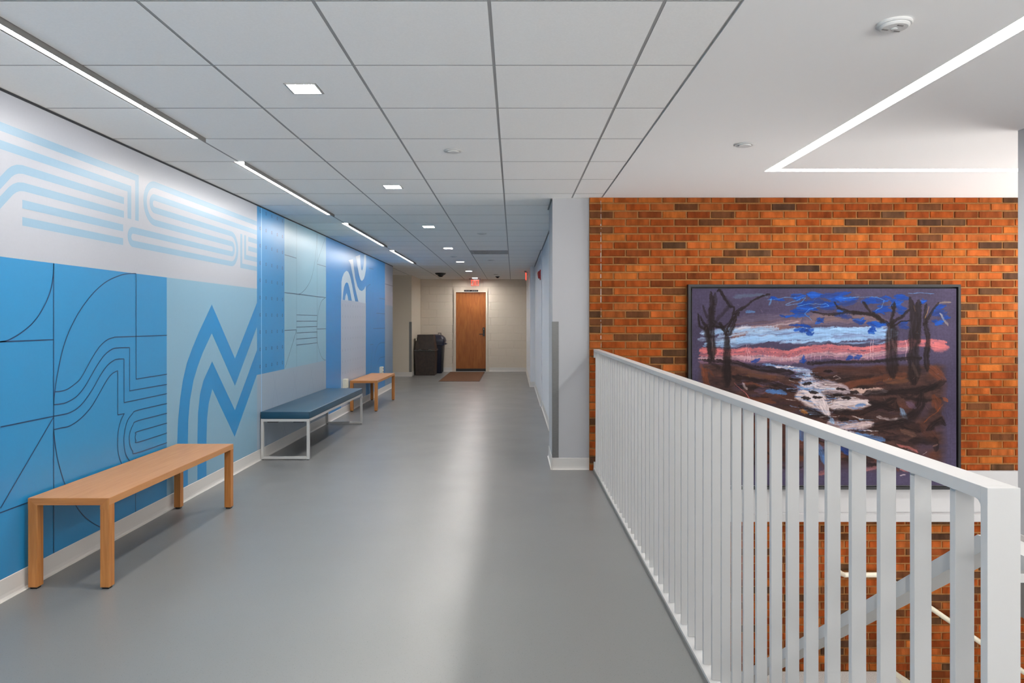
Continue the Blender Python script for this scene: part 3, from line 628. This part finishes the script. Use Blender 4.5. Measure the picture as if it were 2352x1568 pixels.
M_BAND_A = [(5.08,0.105),(5.08,0.453),(5.094,0.619),(5.124,0.761),(5.166,0.893),(5.229,1.016),(5.315,1.122),(5.428,1.241),(5.662,1.464),(6.133,1.003),(6.658,1.504),(6.658,1.276),(6.133,0.765),(5.662,1.231),(5.498,1.083),(5.405,0.975),(5.338,0.878),(5.283,0.743),(5.254,0.597),(5.246,0.424),(5.246,0.105)]
M_BAND_B = [(5.405,0.105),(5.405,0.397),(5.416,0.626),(5.451,0.766),(5.509,0.864),(5.667,1.006),(6.133,0.553),(6.658,1.056),(6.658,0.823),(6.127,0.322),(5.672,0.783),(5.606,0.675),(5.574,0.552),(5.564,0.369),(5.564,0.105)]
ARCH_A = [(9.919,1.623),(9.925,1.882),(9.971,1.947),(10.075,2.017),(10.209,2.058),(10.318,2.053),(10.402,2.02),(10.487,1.959),(10.573,1.864),(10.661,1.754),(10.78,1.633),(10.559,1.634),(10.487,1.727),(10.402,1.823),(10.318,1.884),(10.236,1.892),(10.155,1.875),(10.075,1.82),(10.023,1.741),(9.984,1.625)]
ARCH_B = [(10.128,1.629),(10.155,1.689),(10.222,1.737),(10.291,1.694),(10.332,1.63)]
WAVE_BAND = [(10.346,2.225),(10.487,2.177),(10.559,2.083),(10.661,1.983),(10.78,1.841),(10.902,1.723),(11.012,1.629),(11.539,1.618),(11.55,1.906),(11.42,1.842),(11.253,1.808),(11.091,1.817),(10.933,1.869),(10.78,1.997),(10.705,2.121),(10.661,2.198),(10.631,2.263)]
WAVE_U = [(10.811,2.32),(10.902,2.232),(10.964,2.147),(11.059,2.049),(11.155,1.985),(11.253,1.97),(11.386,2.006),(11.488,2.077),(11.557,2.169),(11.574,2.273),(11.574,2.419),(11.42,2.404),(11.403,2.259),(11.336,2.167),(11.263,2.134),(11.194,2.157),(11.155,2.231),(11.123,2.376)]
# ------------------------------------------------ mural on the left wall (metres along the hall, metres above floor)
def satin(name, rgb): return mat(name, rgb, .34, spec=.75, noise=.012, nscale=60)
MC = {k: satin('mural_'+k, c) for k, c in dict(white=(166,169,177), stripe=(128,160,182), blue=(38,130,182), pale=(122,160,182), band=(24,126,184),
      dotblue=(28,128,184), linepale=(124,166,186), lowpale=(140,156,172), dotwhite=(158,170,188), wave=(176,194,208), farblue=(26,126,190),
      endpale=(112,140,166), endgrey=(140,150,168), navy=(22,54,92), faint=(118,134,158), seam=(150,196,228)).items()}
MK = list(MC)
mu = MB()
def poly(pts, m, layer):
    x = XL+.0012+.0004*layer
    tr = tessellate_polygon([[Vector((p[0], p[1], 0)) for p in pts]])
    mu.add([(x, p[0], p[1]) for p in pts], [t for t in tr], MK.index(m))
def rect(a, c, z0, z1, m, layer): poly([(a,z0),(c,z0),(c,z1),(a,z1)], m, layer)
def smooth(pts, n=5):
    P = [pts[0]]+list(pts)+[pts[-1]]; out = []
    for i in range(1, len(P)-2):
        for k in range(n):
            t = k/n; p0, p1, p2, p3 = P[i-1], P[i], P[i+1], P[i+2]
            out.append(tuple(.5*((2*p1[j])+(-p0[j]+p2[j])*t+(2*p0[j]-5*p1[j]+4*p2[j]-p3[j])*t*t+(-p0[j]+3*p1[j]-3*p2[j]+p3[j])*t**3) for j in (0,1)))
    return out+[tuple(pts[-1])]
def stroke(pts, w, m, layer):
    x = XL+.0012+.0004*layer; n = len(pts); L = []; R = []
    for i in range(n):
        p = Vector(pts[i]); a = Vector(pts[max(i-1,0)]); c = Vector(pts[min(i+1,n-1)])
        d1 = (p-a).normalized() if i else (c-p).normalized(); d2 = (c-p).normalized() if i < n-1 else d1
        t = (d1+d2); t = t.normalized() if t.length > 1e-6 else d1
        nn = Vector((-t.y, t.x)); k = w/2/max(.5, abs(nn.dot(Vector((-d1.y, d1.x)))))
        L.append(p+nn*k); R.append(p-nn*k)
    vs = [(x, p.x, p.y) for p in L+R]
    mu.add(vs, [(i, i+1, n+i+1, n+i) for i in range(n-1)], MK.index(m))
TOP = 2.421; ZB = .1
rect(YB, 6.66, 1.635, TOP, 'white', 0)
rect(YB, 4.928, ZB, 1.635, 'blue', 0); rect(4.928, 6.66, ZB, 1.635, 'pale', 0)
rect(6.66, 7.456, .82, TOP, 'dotblue', 0); rect(7.456, 9.106, .82, TOP, 'linepale', 0); rect(6.66, 9.106, ZB, .82, 'lowpale', 0)
rect(9.106, 9.90, ZB, TOP, 'farblue', 0); rect(9.90, 11.56, ZB, 1.632, 'dotwhite', 0); rect(9.90, 11.56, 1.632, TOP, 'farblue', 0)
rect(11.56, 13.28, ZB, TOP, 'farblue', 0); rect(13.28, 14.13, ZB, 1.632, 'endpale', 0); rect(13.28, 14.13, 1.632, TOP, 'endgrey', 0)
for b_ in (M_BAND_A, M_BAND_B): poly(b_, 'band', 1)
poly(WAVE_BAND, 'wave', 1); poly(ARCH_A, 'wave', 2); poly(ARCH_B, 'wave', 3); poly(WAVE_U, 'wave', 2)
rect(6.768, 6.782, .45, TOP, 'seam', 1)
# striped letters of the white top panel: six levels, stroke as wide as the gap
LV = [2.251, 2.165, 2.079, 1.994, 1.908, 1.823]; SW = .0425
def st_(pts): stroke(pts, SW, 'stripe', 1)
st_([(2.0,LV[0]),(4.5375,LV[0]),(4.5375,1.976)]); st_([(2.0,LV[1]),(4.448,LV[1]),(4.448,1.976)])
st_([(3.0,1.66),(3.39,2.042),(3.415,2.060),(3.445,2.073),(3.48,LV[2]),(4.386,LV[2])])
st_([(3.0,1.575),(3.40,1.958),(3.425,1.976),(3.455,1.989),(3.49,LV[3]),(4.386,LV[3])])
st_([(3.479,LV[4]),(4.377,LV[4])]); st_([(3.479,LV[5]),(4.377,LV[5])])
def arc(cx, cz, r, a0, a1, n=14): return [(cx+r*math.cos(math.radians(a0+(a1-a0)*i/n)), cz+r*math.sin(math.radians(a0+(a1-a0)*i/n))) for i in range(n+1)]
R3 = (LV[0]-LV[3])/2; R1_ = (LV[1]-LV[2])/2
st_([(6.66,LV[0])]+arc(4.637+R3, (LV[0]+LV[3])/2, R3, 90, 270)+arc(6.108-R1_, (LV[3]+LV[4])/2, R1_, 90, -90)+arc(4.449+R1_, (LV[4]+LV[5])/2, R1_, 90, 270)
    +arc(6.183-R3, (LV[2]+LV[5])/2, R3, -90, 90)+arc(4.716+R1_, (LV[1]+LV[2])/2, R1_, 270, 90)+[(6.66,LV[1])])
st_([(6.275,2.105),(6.275,LV[5]),(6.66,LV[5])]); st_([(6.365,2.105),(6.365,LV[4]),(6.66,LV[4])]); st_([(6.44,LV[3]),(6.66,LV[3])]); st_([(6.44,LV[2]),(6.66,LV[2])])
for w_, sm, pts in MURAL_LINES: stroke(smooth(pts) if sm else pts, w_, 'navy', 4)
def ring(cy, cz, r, m, w_=.0065): stroke([(cy+r*.8*math.cos(a*math.pi/5), cz+r*math.sin(a*math.pi/5)) for a in range(11)], w_, m, 2)
for k in range(5):
    for r_ in range(11):
        z = 2.381-.1652*r_ + (0 if True else 0)
        if z > .86: ring(6.74+.1625*k, z, .014, 'navy')
for k in range(10):
    for r_ in range(10):
        z = 1.555-.161*r_
        if z > .14: ring(9.98+.163*k, z, .014, 'faint')
for i, (a, c) in enumerate([(6.9,7.2),(7.1,7.5),(7.4,7.9),(7.75,8.1),(8.0,8.5),(8.4,8.8),(8.7,9.05)]):
    stroke([(a,.80 if i%2 else .12),((a+c)/2,.40),(c,.78 if i%2 == 0 else .14)], .005, 'faint', 1)
for k in range(7):
    y = 13.34+.115*k; stroke(smooth([(y,.2),(y+.02,.8),(y+.05*math.sin(k*2.1),1.2),(y+.01,1.6),(y+.03,2.0),(y,2.35)]), .006, 'endgrey' , 2)
mo = mu.build('wall_mural', [MC[k] for k in MK], origin=(XL, 8, 0))
tag(mo, 'blue and white geometric wall graphic covering the left wall of the hall', 'mural')

# ------------------------------------------------ painting on the brick wall
def canvas_image(W=640, Hh=480):
    rng = np.random.default_rng(11)
    X0, Y0, X1, Y1 = 103., 62., 1995., 1480.
    gx = X0+(np.arange(W)+.5)/W*(X1-X0); gy = Y0+(np.arange(Hh)+.5)/Hh*(Y1-Y0)
    GX, GY = np.meshgrid(gx, gy)
    def vnoise(x, y, seed):
        xi = np.floor(x).astype(int); yi = np.floor(y).astype(int); fx = x-xi; fy = y-yi; fx = fx*fx*(3-2*fx); fy = fy*fy*(3-2*fy)
        def h(a, b_):
            n = (a*374761393+b_*668265263+seed*1442695041) & 0xffffffff; n = ((n ^ (n >> 13))*1274126177) & 0xffffffff
            return ((n ^ (n >> 16)) & 0xffff)/65535.
        return (h(xi,yi)*(1-fx)+h(xi+1,yi)*fx)*(1-fy)+(h(xi,yi+1)*(1-fx)+h(xi+1,yi+1)*fx)*fy
    img = np.empty((Hh, W, 3)); img[:] = (70,62,84)
    img *= (1+.10*(vnoise(GX/9, GY/9, 3)-.5)+.12*(vnoise(GX/120, GY/90, 5)-.5))[...,None]
    WXg = GX+(vnoise(GX/55, GY/55, 61)-.5)*14+(vnoise(GX/17, GY/17, 62)-.5)*5
    WYg = GY+(vnoise(GX/60, GY/45, 63)-.5)*12+(vnoise(GX/19, GY/15, 64)-.5)*5
    def S(col, w, op, *p, rough=.55):
        w_a, w_b = w if isinstance(w, tuple) else (w, w); w = max(w_a, w_b)
        P = np.array(p, float); P2 = [P[0]]
        for i in range(len(P)-1):       # gentle resample
            for t in (.25,.5,.75,1.0): P2.append(P[i]*(1-t)+P[i+1]*t)
        P = np.array(P2); w0 = w
        m_ = w*1.3+30
        xa, xb = P[:,0].min()-m_, P[:,0].max()+m_; ya, yb = P[:,1].min()-m_, P[:,1].max()+m_
        i0 = max(0, int((xa-X0)/(X1-X0)*W)); i1 = min(W, int((xb-X0)/(X1-X0)*W)+1); j0 = max(0, int((ya-Y0)/(Y1-Y0)*Hh)); j1 = min(Hh, int((yb-Y0)/(Y1-Y0)*Hh)+1)
        if i1 <= i0 or j1 <= j0: return
        x = WXg[j0:j1,i0:i1]; y = WYg[j0:j1,i0:i1]
        wob = (vnoise(x/8, y/8, 17)-.5)*min(w*.22, 8)
        best = np.full(x.shape, 1e9); sd = np.zeros(x.shape); al = np.zeros(x.shape); acc = 0
        for a, b_ in zip(P[:-1], P[1:]):
            d = b_-a; L = np.hypot(*d)+1e-6; u = d/L
            t = np.clip((x-a[0])*u[0]+(y-a[1])*u[1], 0, L); dx = x-a[0]-t*u[0]; dy = y-a[1]-t*u[1]; D = np.hypot(dx, dy)
            s_ = dx*-u[1]+dy*u[0]; mk = D < best
            best = np.where(mk, D, best); sd = np.where(mk, s_, sd); al = np.where(mk, acc+t, al); acc += L
        seed = int(rng.integers(1, 9999)); w = w_a+(w_b-w_a)*al/acc
        taper = np.clip(np.minimum(al, acc-al)/(w0*.8)+.45, 0, 1); w = w*taper
        br = vnoise(sd/3.2+50, al/70, seed)*.6+vnoise(sd/7+9, al/35, seed+1)*.4
        e = np.clip((w/2-best-wob)/(w*.22+2.5), 0, 1); e = e*e*(3-2*e)
        a_ = op*e*np.clip(1-rough+rough*1.9*(br-.15), 0, 1)
        c = np.array(col, float)*(1+.25*(vnoise(sd/5, al/50, seed+2)-.5))[...,None]
        img[j0:j1,i0:i1] = img[j0:j1,i0:i1]*(1-a_[...,None])+c*a_[...,None]
    DK=(34,26,26); BR=(72,44,36); RB=(104,56,36); LB=(136,172,210); MB_=(78,116,170); DB=(22,60,138); PK=(208,112,112); PL=(206,158,160); WH=(206,190,190); TN=(150,112,100); OR=(150,76,36); MV=(96,76,96)
    # sky bands
    for y, c in ((330,TN),(352,(120,84,78)),(300,(104,76,82))): S(c, 46, .8, (380,y+70), (620,y+30), (870,y-25))
    S((176,134,120), 34, .85, (400,355), (640,330), (880,285)); S(TN, 40, .7, (900,300), (1150,290), (1350,300)); S((92,62,60), 22, .7, (400,325),(620,300),(800,275))
    S((96,84,100), 120, .7, (420,300),(900,280),(1500,300)); S((120,96,92), 60, .7, (950,270),(1250,270),(1480,290)); S((132,158,196), 110, .85, (500,405),(900,395),(1560,385), rough=.5)
    for k in range(30):
        y = rng.uniform(335, 455); x0 = rng.uniform(150, 1200); L = rng.uniform(250, 600)
        S(LB if k%3 else (164,190,218), rng.uniform(16,42), .75, (x0,y+40*(1-x0/1500)), (x0+L,y-8), rough=.75)
    S(LB, 60, .85, (900,370),(1200,360),(1480,390)); S(LB, 55, .8, (420,430),(800,420),(1100,410)); S((150,170,196), 40, .6, (150,425),(320,430),(420,435)); S(WH, 18, .5, (430,350),(650,335),(860,300))
    S((60,58,78), 24, .8, (640,505),(800,490),(950,455),(1100,450)); S((60,54,72), 20, .85, (1060,458),(1250,470),(1400,455),(1500,430)); S((76,70,88), 20, .6, (380,465),(600,470),(760,500))
    # pink hills
    hills = [(150,500),(300,500),(420,492),(560,490),(700,495),(800,508),(900,485),(1010,465),(1120,470),(1230,478),(1330,488),(1430,468),(1550,440),(1680,425),(1820,430),(1925,440)]
    for o_, c, w_, op in ((12,PK,38,.95),(40,PK,40,.8),(66,PL,42,.75),(92,(150,104,122),36,.7)): S(c, w_, op, *[(x,y+o_) for x, y in hills[:(16 if o_ < 60 else 14)]], rough=.5)
    S(PK, 90, .85, (1800,480),(1935,490)); S(PK, 50, .8, (160,500),(300,520)); S(PL, 40, .5, (430,560),(700,575),(900,580))
    for k in range(46):
        x = rng.uniform(430, 1500); y = 575+rng.uniform(-18, 12); S((214,178,196) if k%3 else (86,92,150), 5, .75, (x,y),(x+rng.uniform(-4,4),y-rng.uniform(20,46)), rough=.3)
    for x in (1385,1400,1640,500,515): S((224,180,184), 7, .8, (x,590),(x-4,430 if x > 600 else 470), rough=.3)
    for p in ((900,590),(560,585),(1230,570),(1290,565)): S(DB, 46, .85, (p[0]-22,p[1]),(p[0]+22,p[1]-14))
    S(DB, 26, .8, (905,600),(905,545))
    # ground
    hz_ = np.interp(WXg, [150,400,600,850,1000,1500,1930], [585,600,640,690,620,600,600])
    cov = np.clip((WYg-hz_)/30, 0, 1)*np.clip((WXg-140)/60, 0, 1)*np.clip((1935-WXg)/60, 0, 1)*np.clip((1400-WYg)/120, 0, 1)
    gn = vnoise(GX/90, GY/24, 71)*.5+vnoise(GX/34, GY/11, 72)*.3+vnoise(GX/12, GY/7, 73)*.2
    gcol = np.array((30,23,23))*(1-gn[...,None])*1.25+np.array((92,60,50))*gn[...,None]
    warm = np.clip(vnoise(GX/130, GY/70, 74)*1.6-.85, 0, 1)[...,None]*.7; gcol = gcol*(1-warm)+np.array((112,58,36))*warm
    cool = np.clip(vnoise(GX/110, GY/60, 75)*1.8-1.1, 0, 1)[...,None]*.7; gcol = gcol*(1-cool)+np.array((78,66,92))*cool
    img[:] = img*(1-cov[...,None]*.93)+gcol*cov[...,None]*.93
    for k in range(70):
        y = rng.uniform(640, 1380); x0 = rng.uniform(170, 1650); L = rng.uniform(80, 300); col = [DK,DK,BR,(58,40,44),RB,MV][int(rng.integers(0,6))]
        S(col, (rng.uniform(14,50), rng.uniform(6,20)), .75, (x0,y),(x0+L/2,y+rng.uniform(-20,20)),(min(x0+L,1910),y+rng.uniform(-30,60)))
    S(DK, (26,70), .95, (160,575),(380,590),(600,640),(820,668)); S((104,72,60), 50, .55, (420,640),(600,680),(760,700)); S(DK, (60,40), .95, (400,700),(620,735),(850,790)); S(DK, (50,30), .9, (420,760),(640,790),(860,800)); S(RB, (60,40), .75, (180,640),(220,780),(420,840),(700,880))
    S((128,70,44), 30, .6, (160,600),(185,700)); S(MV, 70, .6, (560,800),(640,790)); S((90,58,40), 40, .7, (500,690),(700,700))
    S(DK, (30,34), .95, (930,600),(1200,592),(1500,580),(1750,560)); S((70,44,38), 60, .8, (960,650),(1300,640),(1700,640)); S(DK, 40, .7, (1100,740),(1400,690)); S(RB, 60, .65, (1200,760),(1500,700),(1650,690)); S((120,64,42), 90, .7, (1800,620),(1910,720)); S((110,70,46), 60, .7, (1480,730),(1650,720))
    # river
    rv = [(640,612),(800,640),(930,690),(870,760),(960,830),(1040,900),(1070,980)]
    S((150,160,188), (12,60), .9, (620,608),(760,628),(900,650),(960,670)); S((196,184,190), (60,120), .9, (940,680),(900,730),(930,790),(990,850)); S((178,172,190), (150,190), .9, (930,700),(960,760),(1000,830), rough=.4); S(WH, (230,120), .95, (880,830),(1000,870),(1075,960), rough=.4); S(WH, (80,150), .9, (1380,895),(1250,890),(1100,900), rough=.4); S((186,170,176), (150,90), .85, (1000,760),(1120,780),(1230,800), rough=.5)
    S((180,160,164), (90,60), .8, (1080,1040),(1250,1050),(1400,1050)); S((186,170,176), (40,60), .8, (1500,800),(1380,810),(1240,800)); S(WH, 30, .8, (860,770),(980,760),(1150,790))
    for a, b_, n_, sp in (((640,610),(940,650),14,10),((900,680),(960,740),22,40),((860,760),(1150,800),40,50),((850,860),(1300,880),40,60),((960,930),(1080,960),16,40),((1120,1030),(1400,1050),30,50),((1150,1090),(1300,1120),14,30)):
        for k in range(n_):
            t = rng.random(); x = a[0]*(1-t)+b_[0]*t+rng.normal(0, 30); y = a[1]*(1-t)+b_[1]*t+rng.normal(0, sp/2)
            L = rng.uniform(50, 150); S([WH,(226,212,206),LB,MB_,(120,140,180),(60,60,80)][int(rng.integers(0,6))], (rng.uniform(8,20), 4), .85, (x-L/2,y-rng.uniform(-6,14)),(x,y),(x+L/2,y+rng.uniform(-10,16)), rough=.7)
    for x in (660,700,740): S(MB_, 46, .85, (x-30,800),(x+40,815))
    S(WH, 90, .9, (1030,870),(1070,960)); S(WH, 50, .85, (900,800),(1020,900)); S(WH, 46, .85, (1120,900),(1250,880),(1380,880)); S((214,176,160), 40, .85, (1240,790),(1350,800),(1460,790)); S(LB, 50, .8, (1080,990),(1110,1030)); S(MB_, 50, .85, (1260,1110),(1480,1150)); S(MB_, 34, .8, (1270,910),(1340,900))
    S((196,170,168), 44, .8, (1180,1060),(1320,1040),(1400,1030)); S(MB_, 60, .8, (1000,1180),(1060,1330)); S(MB_, 60, .8, (880,1060),(890,1160)); S(DB, 60, .8, (1160,1200),(1230,1260)); S(LB, 50, .7, (1590,930),(1640,1000)); S(WH, 26, .75, (1430,980),(1520,1010),(1650,990))
    for x, y, w_ in ((930,745,30),(975,810,34),(915,850,34),(1000,845,28),(1150,825,36),(1205,850,32),(1265,805,34),(830,715,22),(1165,785,22),(1075,660,30),(1190,1000,40)): S(DK, w_, 1, (x-32,y),(x+32,y+4), rough=.2)
    S(DK, 46, .95, (870,905),(960,940),(1080,1000)); S((150,96,44), 36, .8, (880,930),(930,960)); S(DK, 60, .95, (1120,950),(1300,960),(1450,900),(1560,860)); S(DK, 60, .95, (1330,820),(1500,810),(1720,800),(1850,760)); S(DK, 70, .9, (1380,880),(1560,930),(1560,880)); S(DK, 90, .85, (1400,1060),(1600,1030),(1750,1080))
    S(DK, 90, .9, (1750,820),(1740,900),(1680,990),(1560,1030)); S(DK, 60, .9, (1780,800),(1880,740),(1915,730)); S(RB, 100, .85, (1830,840),(1870,930)); S(OR, 40, .7, (1900,850),(1930,880)); S(BR, 120, .8, (1750,1050),(1850,1150)); S(DK, 60, .85, (1790,1080),(1880,1010),(1920,1040)); S(DK,70,.8,(1660,1160),(1840,1160),(1850,1230))
    S((64,58,82), 60, .7, (1910,930),(1925,1000)); S((120,86,70), 50, .6, (1600,1080),(1700,1120)); S((170,96,92), 26, .8, (1570,1190),(1650,1210),(1720,1240)); S(TN, 22, .7, (1820,1200),(1860,1180)); S(MV, 60, .8, (1640,880),(1700,920)); S(OR, 12, .7, (1760,1030),(1860,950),(1900,900))
    S((166,96,88), 46, .7, (1000,1400),(1100,1380)); S((170,110,110), 40, .7, (1330,1370),(1430,1350)); S((190,120,118), 40, .8, (1600,1360),(1660,1370)); S(WH, 14, .8, (1590,1405),(1630,1400)); S(RB, 60, .7, (800,1280),(1000,1300)); S(DK, 60, .7, (1180,1290),(1400,1300))
    # blue foliage
    for x, y, w_, L in ((700,135,34,130),(860,110,70,130),(1000,130,80,180),(1150,120,80,190),(940,200,90,150),(870,245,60,160),(1060,190,80,160),(1250,160,80,190),(1400,150,80,160),(1500,150,70,120),(900,345,60,120),(945,375,50,60),(850,320,30,90),(1300,300,60,90),(1440,320,60,130),(1395,360,60,50),(1600,150,80,110),(1600,220,70,70),(1620,330,60,80),(1860,220,80,100),(1900,250,80,80),(1870,310,60,70),(1470,210,60,120),(790,262,26,110),(1760,150,40,50),(1020,290,40,60),(1200,250,60,120)):
        nn_ = 4
        for q_ in range(nn_):
            xx_ = x+rng.uniform(-L*.3, L*.3); yy_ = y+rng.uniform(-w_*.35, w_*.35)
            S([DB,DB,(28,76,160),(40,56,110)][int(rng.integers(0,4))], (w_*rng.uniform(.6,1.1), w_*.35), .95, (xx_-L*.35,yy_+rng.uniform(-14,14)),(xx_,yy_),(xx_+L*.35,yy_+rng.uniform(-18,18)), rough=.35)
    for q_ in range(26):
        xx_ = rng.uniform(760, 1560); yy_ = rng.uniform(100, 300); S((84,72,84), (rng.uniform(10,24), 5), .6, (xx_,yy_),(xx_+rng.uniform(20,60),yy_+rng.uniform(-20,20)))
    S((180,168,150), 22, .6, (1880,240),(1930,330)); S((170,150,120), 20, .5, (1850,170),(1960,160))
    S((92,120,140), 30, .45, (400,120),(560,110),(640,120)); S((80,130,180), 26, .6, (480,230),(550,232)); S((86,140,190), 20, .6, (650,180),(668,130))
    cy_ = (96,160,220)
    for p in (((770,180),(830,150),(920,130),(880,165),(780,182)),((850,190),(940,170),(1060,170),(1080,190),(1000,190),(940,215),(905,250),(960,290)),((1150,130),(1300,120),(1430,122),(1482,150),(1460,200),(1420,225)),((640,140),(760,128),(850,128)),((1650,95),(1740,92),(1840,102))): S(cy_, 7, .8, *p, rough=.3)
    # trees
    def tree(*p, w=30, op=.92): S(DK, w, op, *p, rough=.35)
    tree((285,90),(300,75),(330,120),(370,190),(400,200),(385,300),(350,380),w=26); tree((240,90),(245,200),(235,330),(240,450),(245,560),w=(44,84)); tree((200,330),(215,430),(235,600),w=44,op=.8)
    tree((350,380),(350,480),(355,600),(355,740),w=(44,96)); tree((240,330),(330,350),(400,270),(440,240),w=24); tree((400,250),(480,190),(560,140),(660,100),w=(34,18)); tree((150,240),(160,330),(190,350),w=26); tree((300,300),(350,400),w=34); tree((180,180),(215,280),w=22,op=.7)
    tree((270,100),(255,200),(250,300),(300,330),(360,370),w=(40,60),op=.6); tree((320,110),(380,180),(300,260),(260,320),w=(40,30),op=.5); tree((170,260),(200,330),(225,420),w=(16,44)); tree((410,250),(400,330),(360,400),w=(30,40)); tree((245,520),(250,600),(300,640),w=40,op=.6)
    tree((350,560),(345,760),w=90,op=.6); S((110,90,86), 20, .4, (240,420),(260,560))
    tree((950,232),(1080,250),(1250,232),(1400,240),(1480,310),w=(16,44)); tree((1110,150),(1150,200),(1230,232),w=(14,34)); tree((1325,155),(1350,200),(1380,230),w=26); tree((1250,235),(1400,250),(1500,310),(1530,350),w=34)
    tree((1555,160),(1545,240),(1530,330),w=36); tree((1530,320),(1535,420),(1525,500),(1535,600),(1540,700),w=(120,105)); tree((1535,310),(1600,270),(1660,210),w=26); tree((1530,340),(1600,300),(1665,295),w=18); tree((1535,180),(1540,220),w=20)
    tree((1665,130),(1690,250),(1695,400),(1690,560),(1690,740),w=(66,130)); tree((1720,150),(1730,300),(1720,450),w=56); tree((1870,160),(1810,240),(1780,310),(1760,330),w=26); tree((1775,170),(1770,260),(1790,400),(1785,560),(1790,650),w=(30,56))
    S((170,130,80), 9, .7, (1800,190),(1785,240),(1775,280)); S((160,120,70), 7, .6, (1690,180),(1705,230)); S((96,84,80), 16, .4, (1510,330),(1520,480)); S((100,80,70), 30, .4, (1680,600),(1720,700)); S((120,96,90), 26, .3, (1540,420),(1560,520))
    # chalky scratches
    for k in range(90):
        x = rng.uniform(160, 1930); y = rng.uniform(120, 1400); c = [WH,PL,cy_,TN,OR,(190,150,130)][int(rng.integers(0,6))]; a_ = rng.uniform(0, 6.28); L = rng.uniform(10, 60)
        S(c, 4, .5, (x,y),(x+L*math.cos(a_),y+L*.6*math.sin(a_)), rough=.3)
    S((200,180,176), 8, .9, (1115,700),(1140,690),(1175,710),(1130,718)); S(PK, 8, .7, (400,735),(460,790),(520,860)); S(WH, 30, .6, (470,740),(500,790)); S(WH, 6, .9, (1745,1255),(1785,1235))
    weave = 1+.05*(vnoise(GX/3.2, GY/60, 91)-.5)+.05*(vnoise(GX/60, GY/3.2, 92)-.5)
    return np.clip(img*weave[...,None], 0, 255)
pt = thing('painting', 'large black-framed painting of bare trees, pink hills and a rushing river on brick', 'painting', (2.738, 6.20, .749))
HX, Z0, Z1 = 1.2005, -.903, .903
mb = MB(); fw = .022; D = .052
mb.box(-HX, -HX+fw, 0, D, Z0, Z1); mb.box(HX-fw, HX, 0, D, Z0, Z1); mb.box(-HX+fw, HX-fw, 0, D, Z1-fw, Z1); mb.box(-HX+fw, HX-fw, 0, D, Z0, Z0+fw)
mb.box(-HX+fw, HX-fw, D-.008, D, Z0+fw, Z1-fw); mb.build('frame', mat('black_painted_frame', (20,19,21), .45), pt)
Wp, Hp = 640, 480
img = canvas_image(Wp, Hp)/255.*.93
imgl = np.where(img <= .04045, img/12.92, ((img+.055)/1.055)**2.4)
cx0, cx1, cz0, cz1 = -HX+fw+.014, HX-fw-.014, Z0+fw+.014, Z1-fw-.014
xs = np.linspace(cx0, cx1, Wp+1); zs = np.linspace(cz1, cz0, Hp+1)
X, Z = np.meshgrid(xs, zs); V = np.stack([X.ravel(), np.full(X.size, .008), Z.ravel()], 1)
ii = (np.arange(Hp)[:,None]*(Wp+1)+np.arange(Wp)[None,:]).ravel()
Fq = np.stack([ii, ii+(Wp+1), ii+(Wp+1)+1, ii+1], 1)
me = bpy.data.meshes.new('canvas'); me.vertices.add(len(V)); me.vertices.foreach_set('co', V.astype(np.float32).ravel())
me.loops.add(Fq.size); me.loops.foreach_set('vertex_index', Fq.astype(np.int32).ravel()); me.polygons.add(len(Fq))
me.polygons.foreach_set('loop_start', np.arange(0, Fq.size, 4, dtype=np.int32)); me.update(calc_edges=True)
ca = me.color_attributes.new('paint', 'FLOAT_COLOR', 'CORNER')
colf = np.concatenate([imgl.reshape(-1, 3), np.ones((Wp*Hp, 1))], 1).astype(np.float32)
ca.data.foreach_set('color', np.repeat(colf, 4, axis=0).ravel())
pm = mat('brushed_paint', (90,80,90), .7, spec=.12, bump=.15, bscale=180); nt = pm.node_tree
at = nt.nodes.new('ShaderNodeAttribute'); at.attribute_name = 'paint'; nt.links.new(at.outputs['Color'], nt.nodes['Principled BSDF'].inputs['Base Color'])
me.materials.append(pm); cv = bpy.data.objects.new('canvas', me); COL.objects.link(cv); cv.parent = pt
mb = MB(); mb.box(cx0, cx1, .009, D-.009, cz0, cz1); mb.build('stretcher_edge', mat('raw_canvas_edge', (196,184,176), .8), pt)
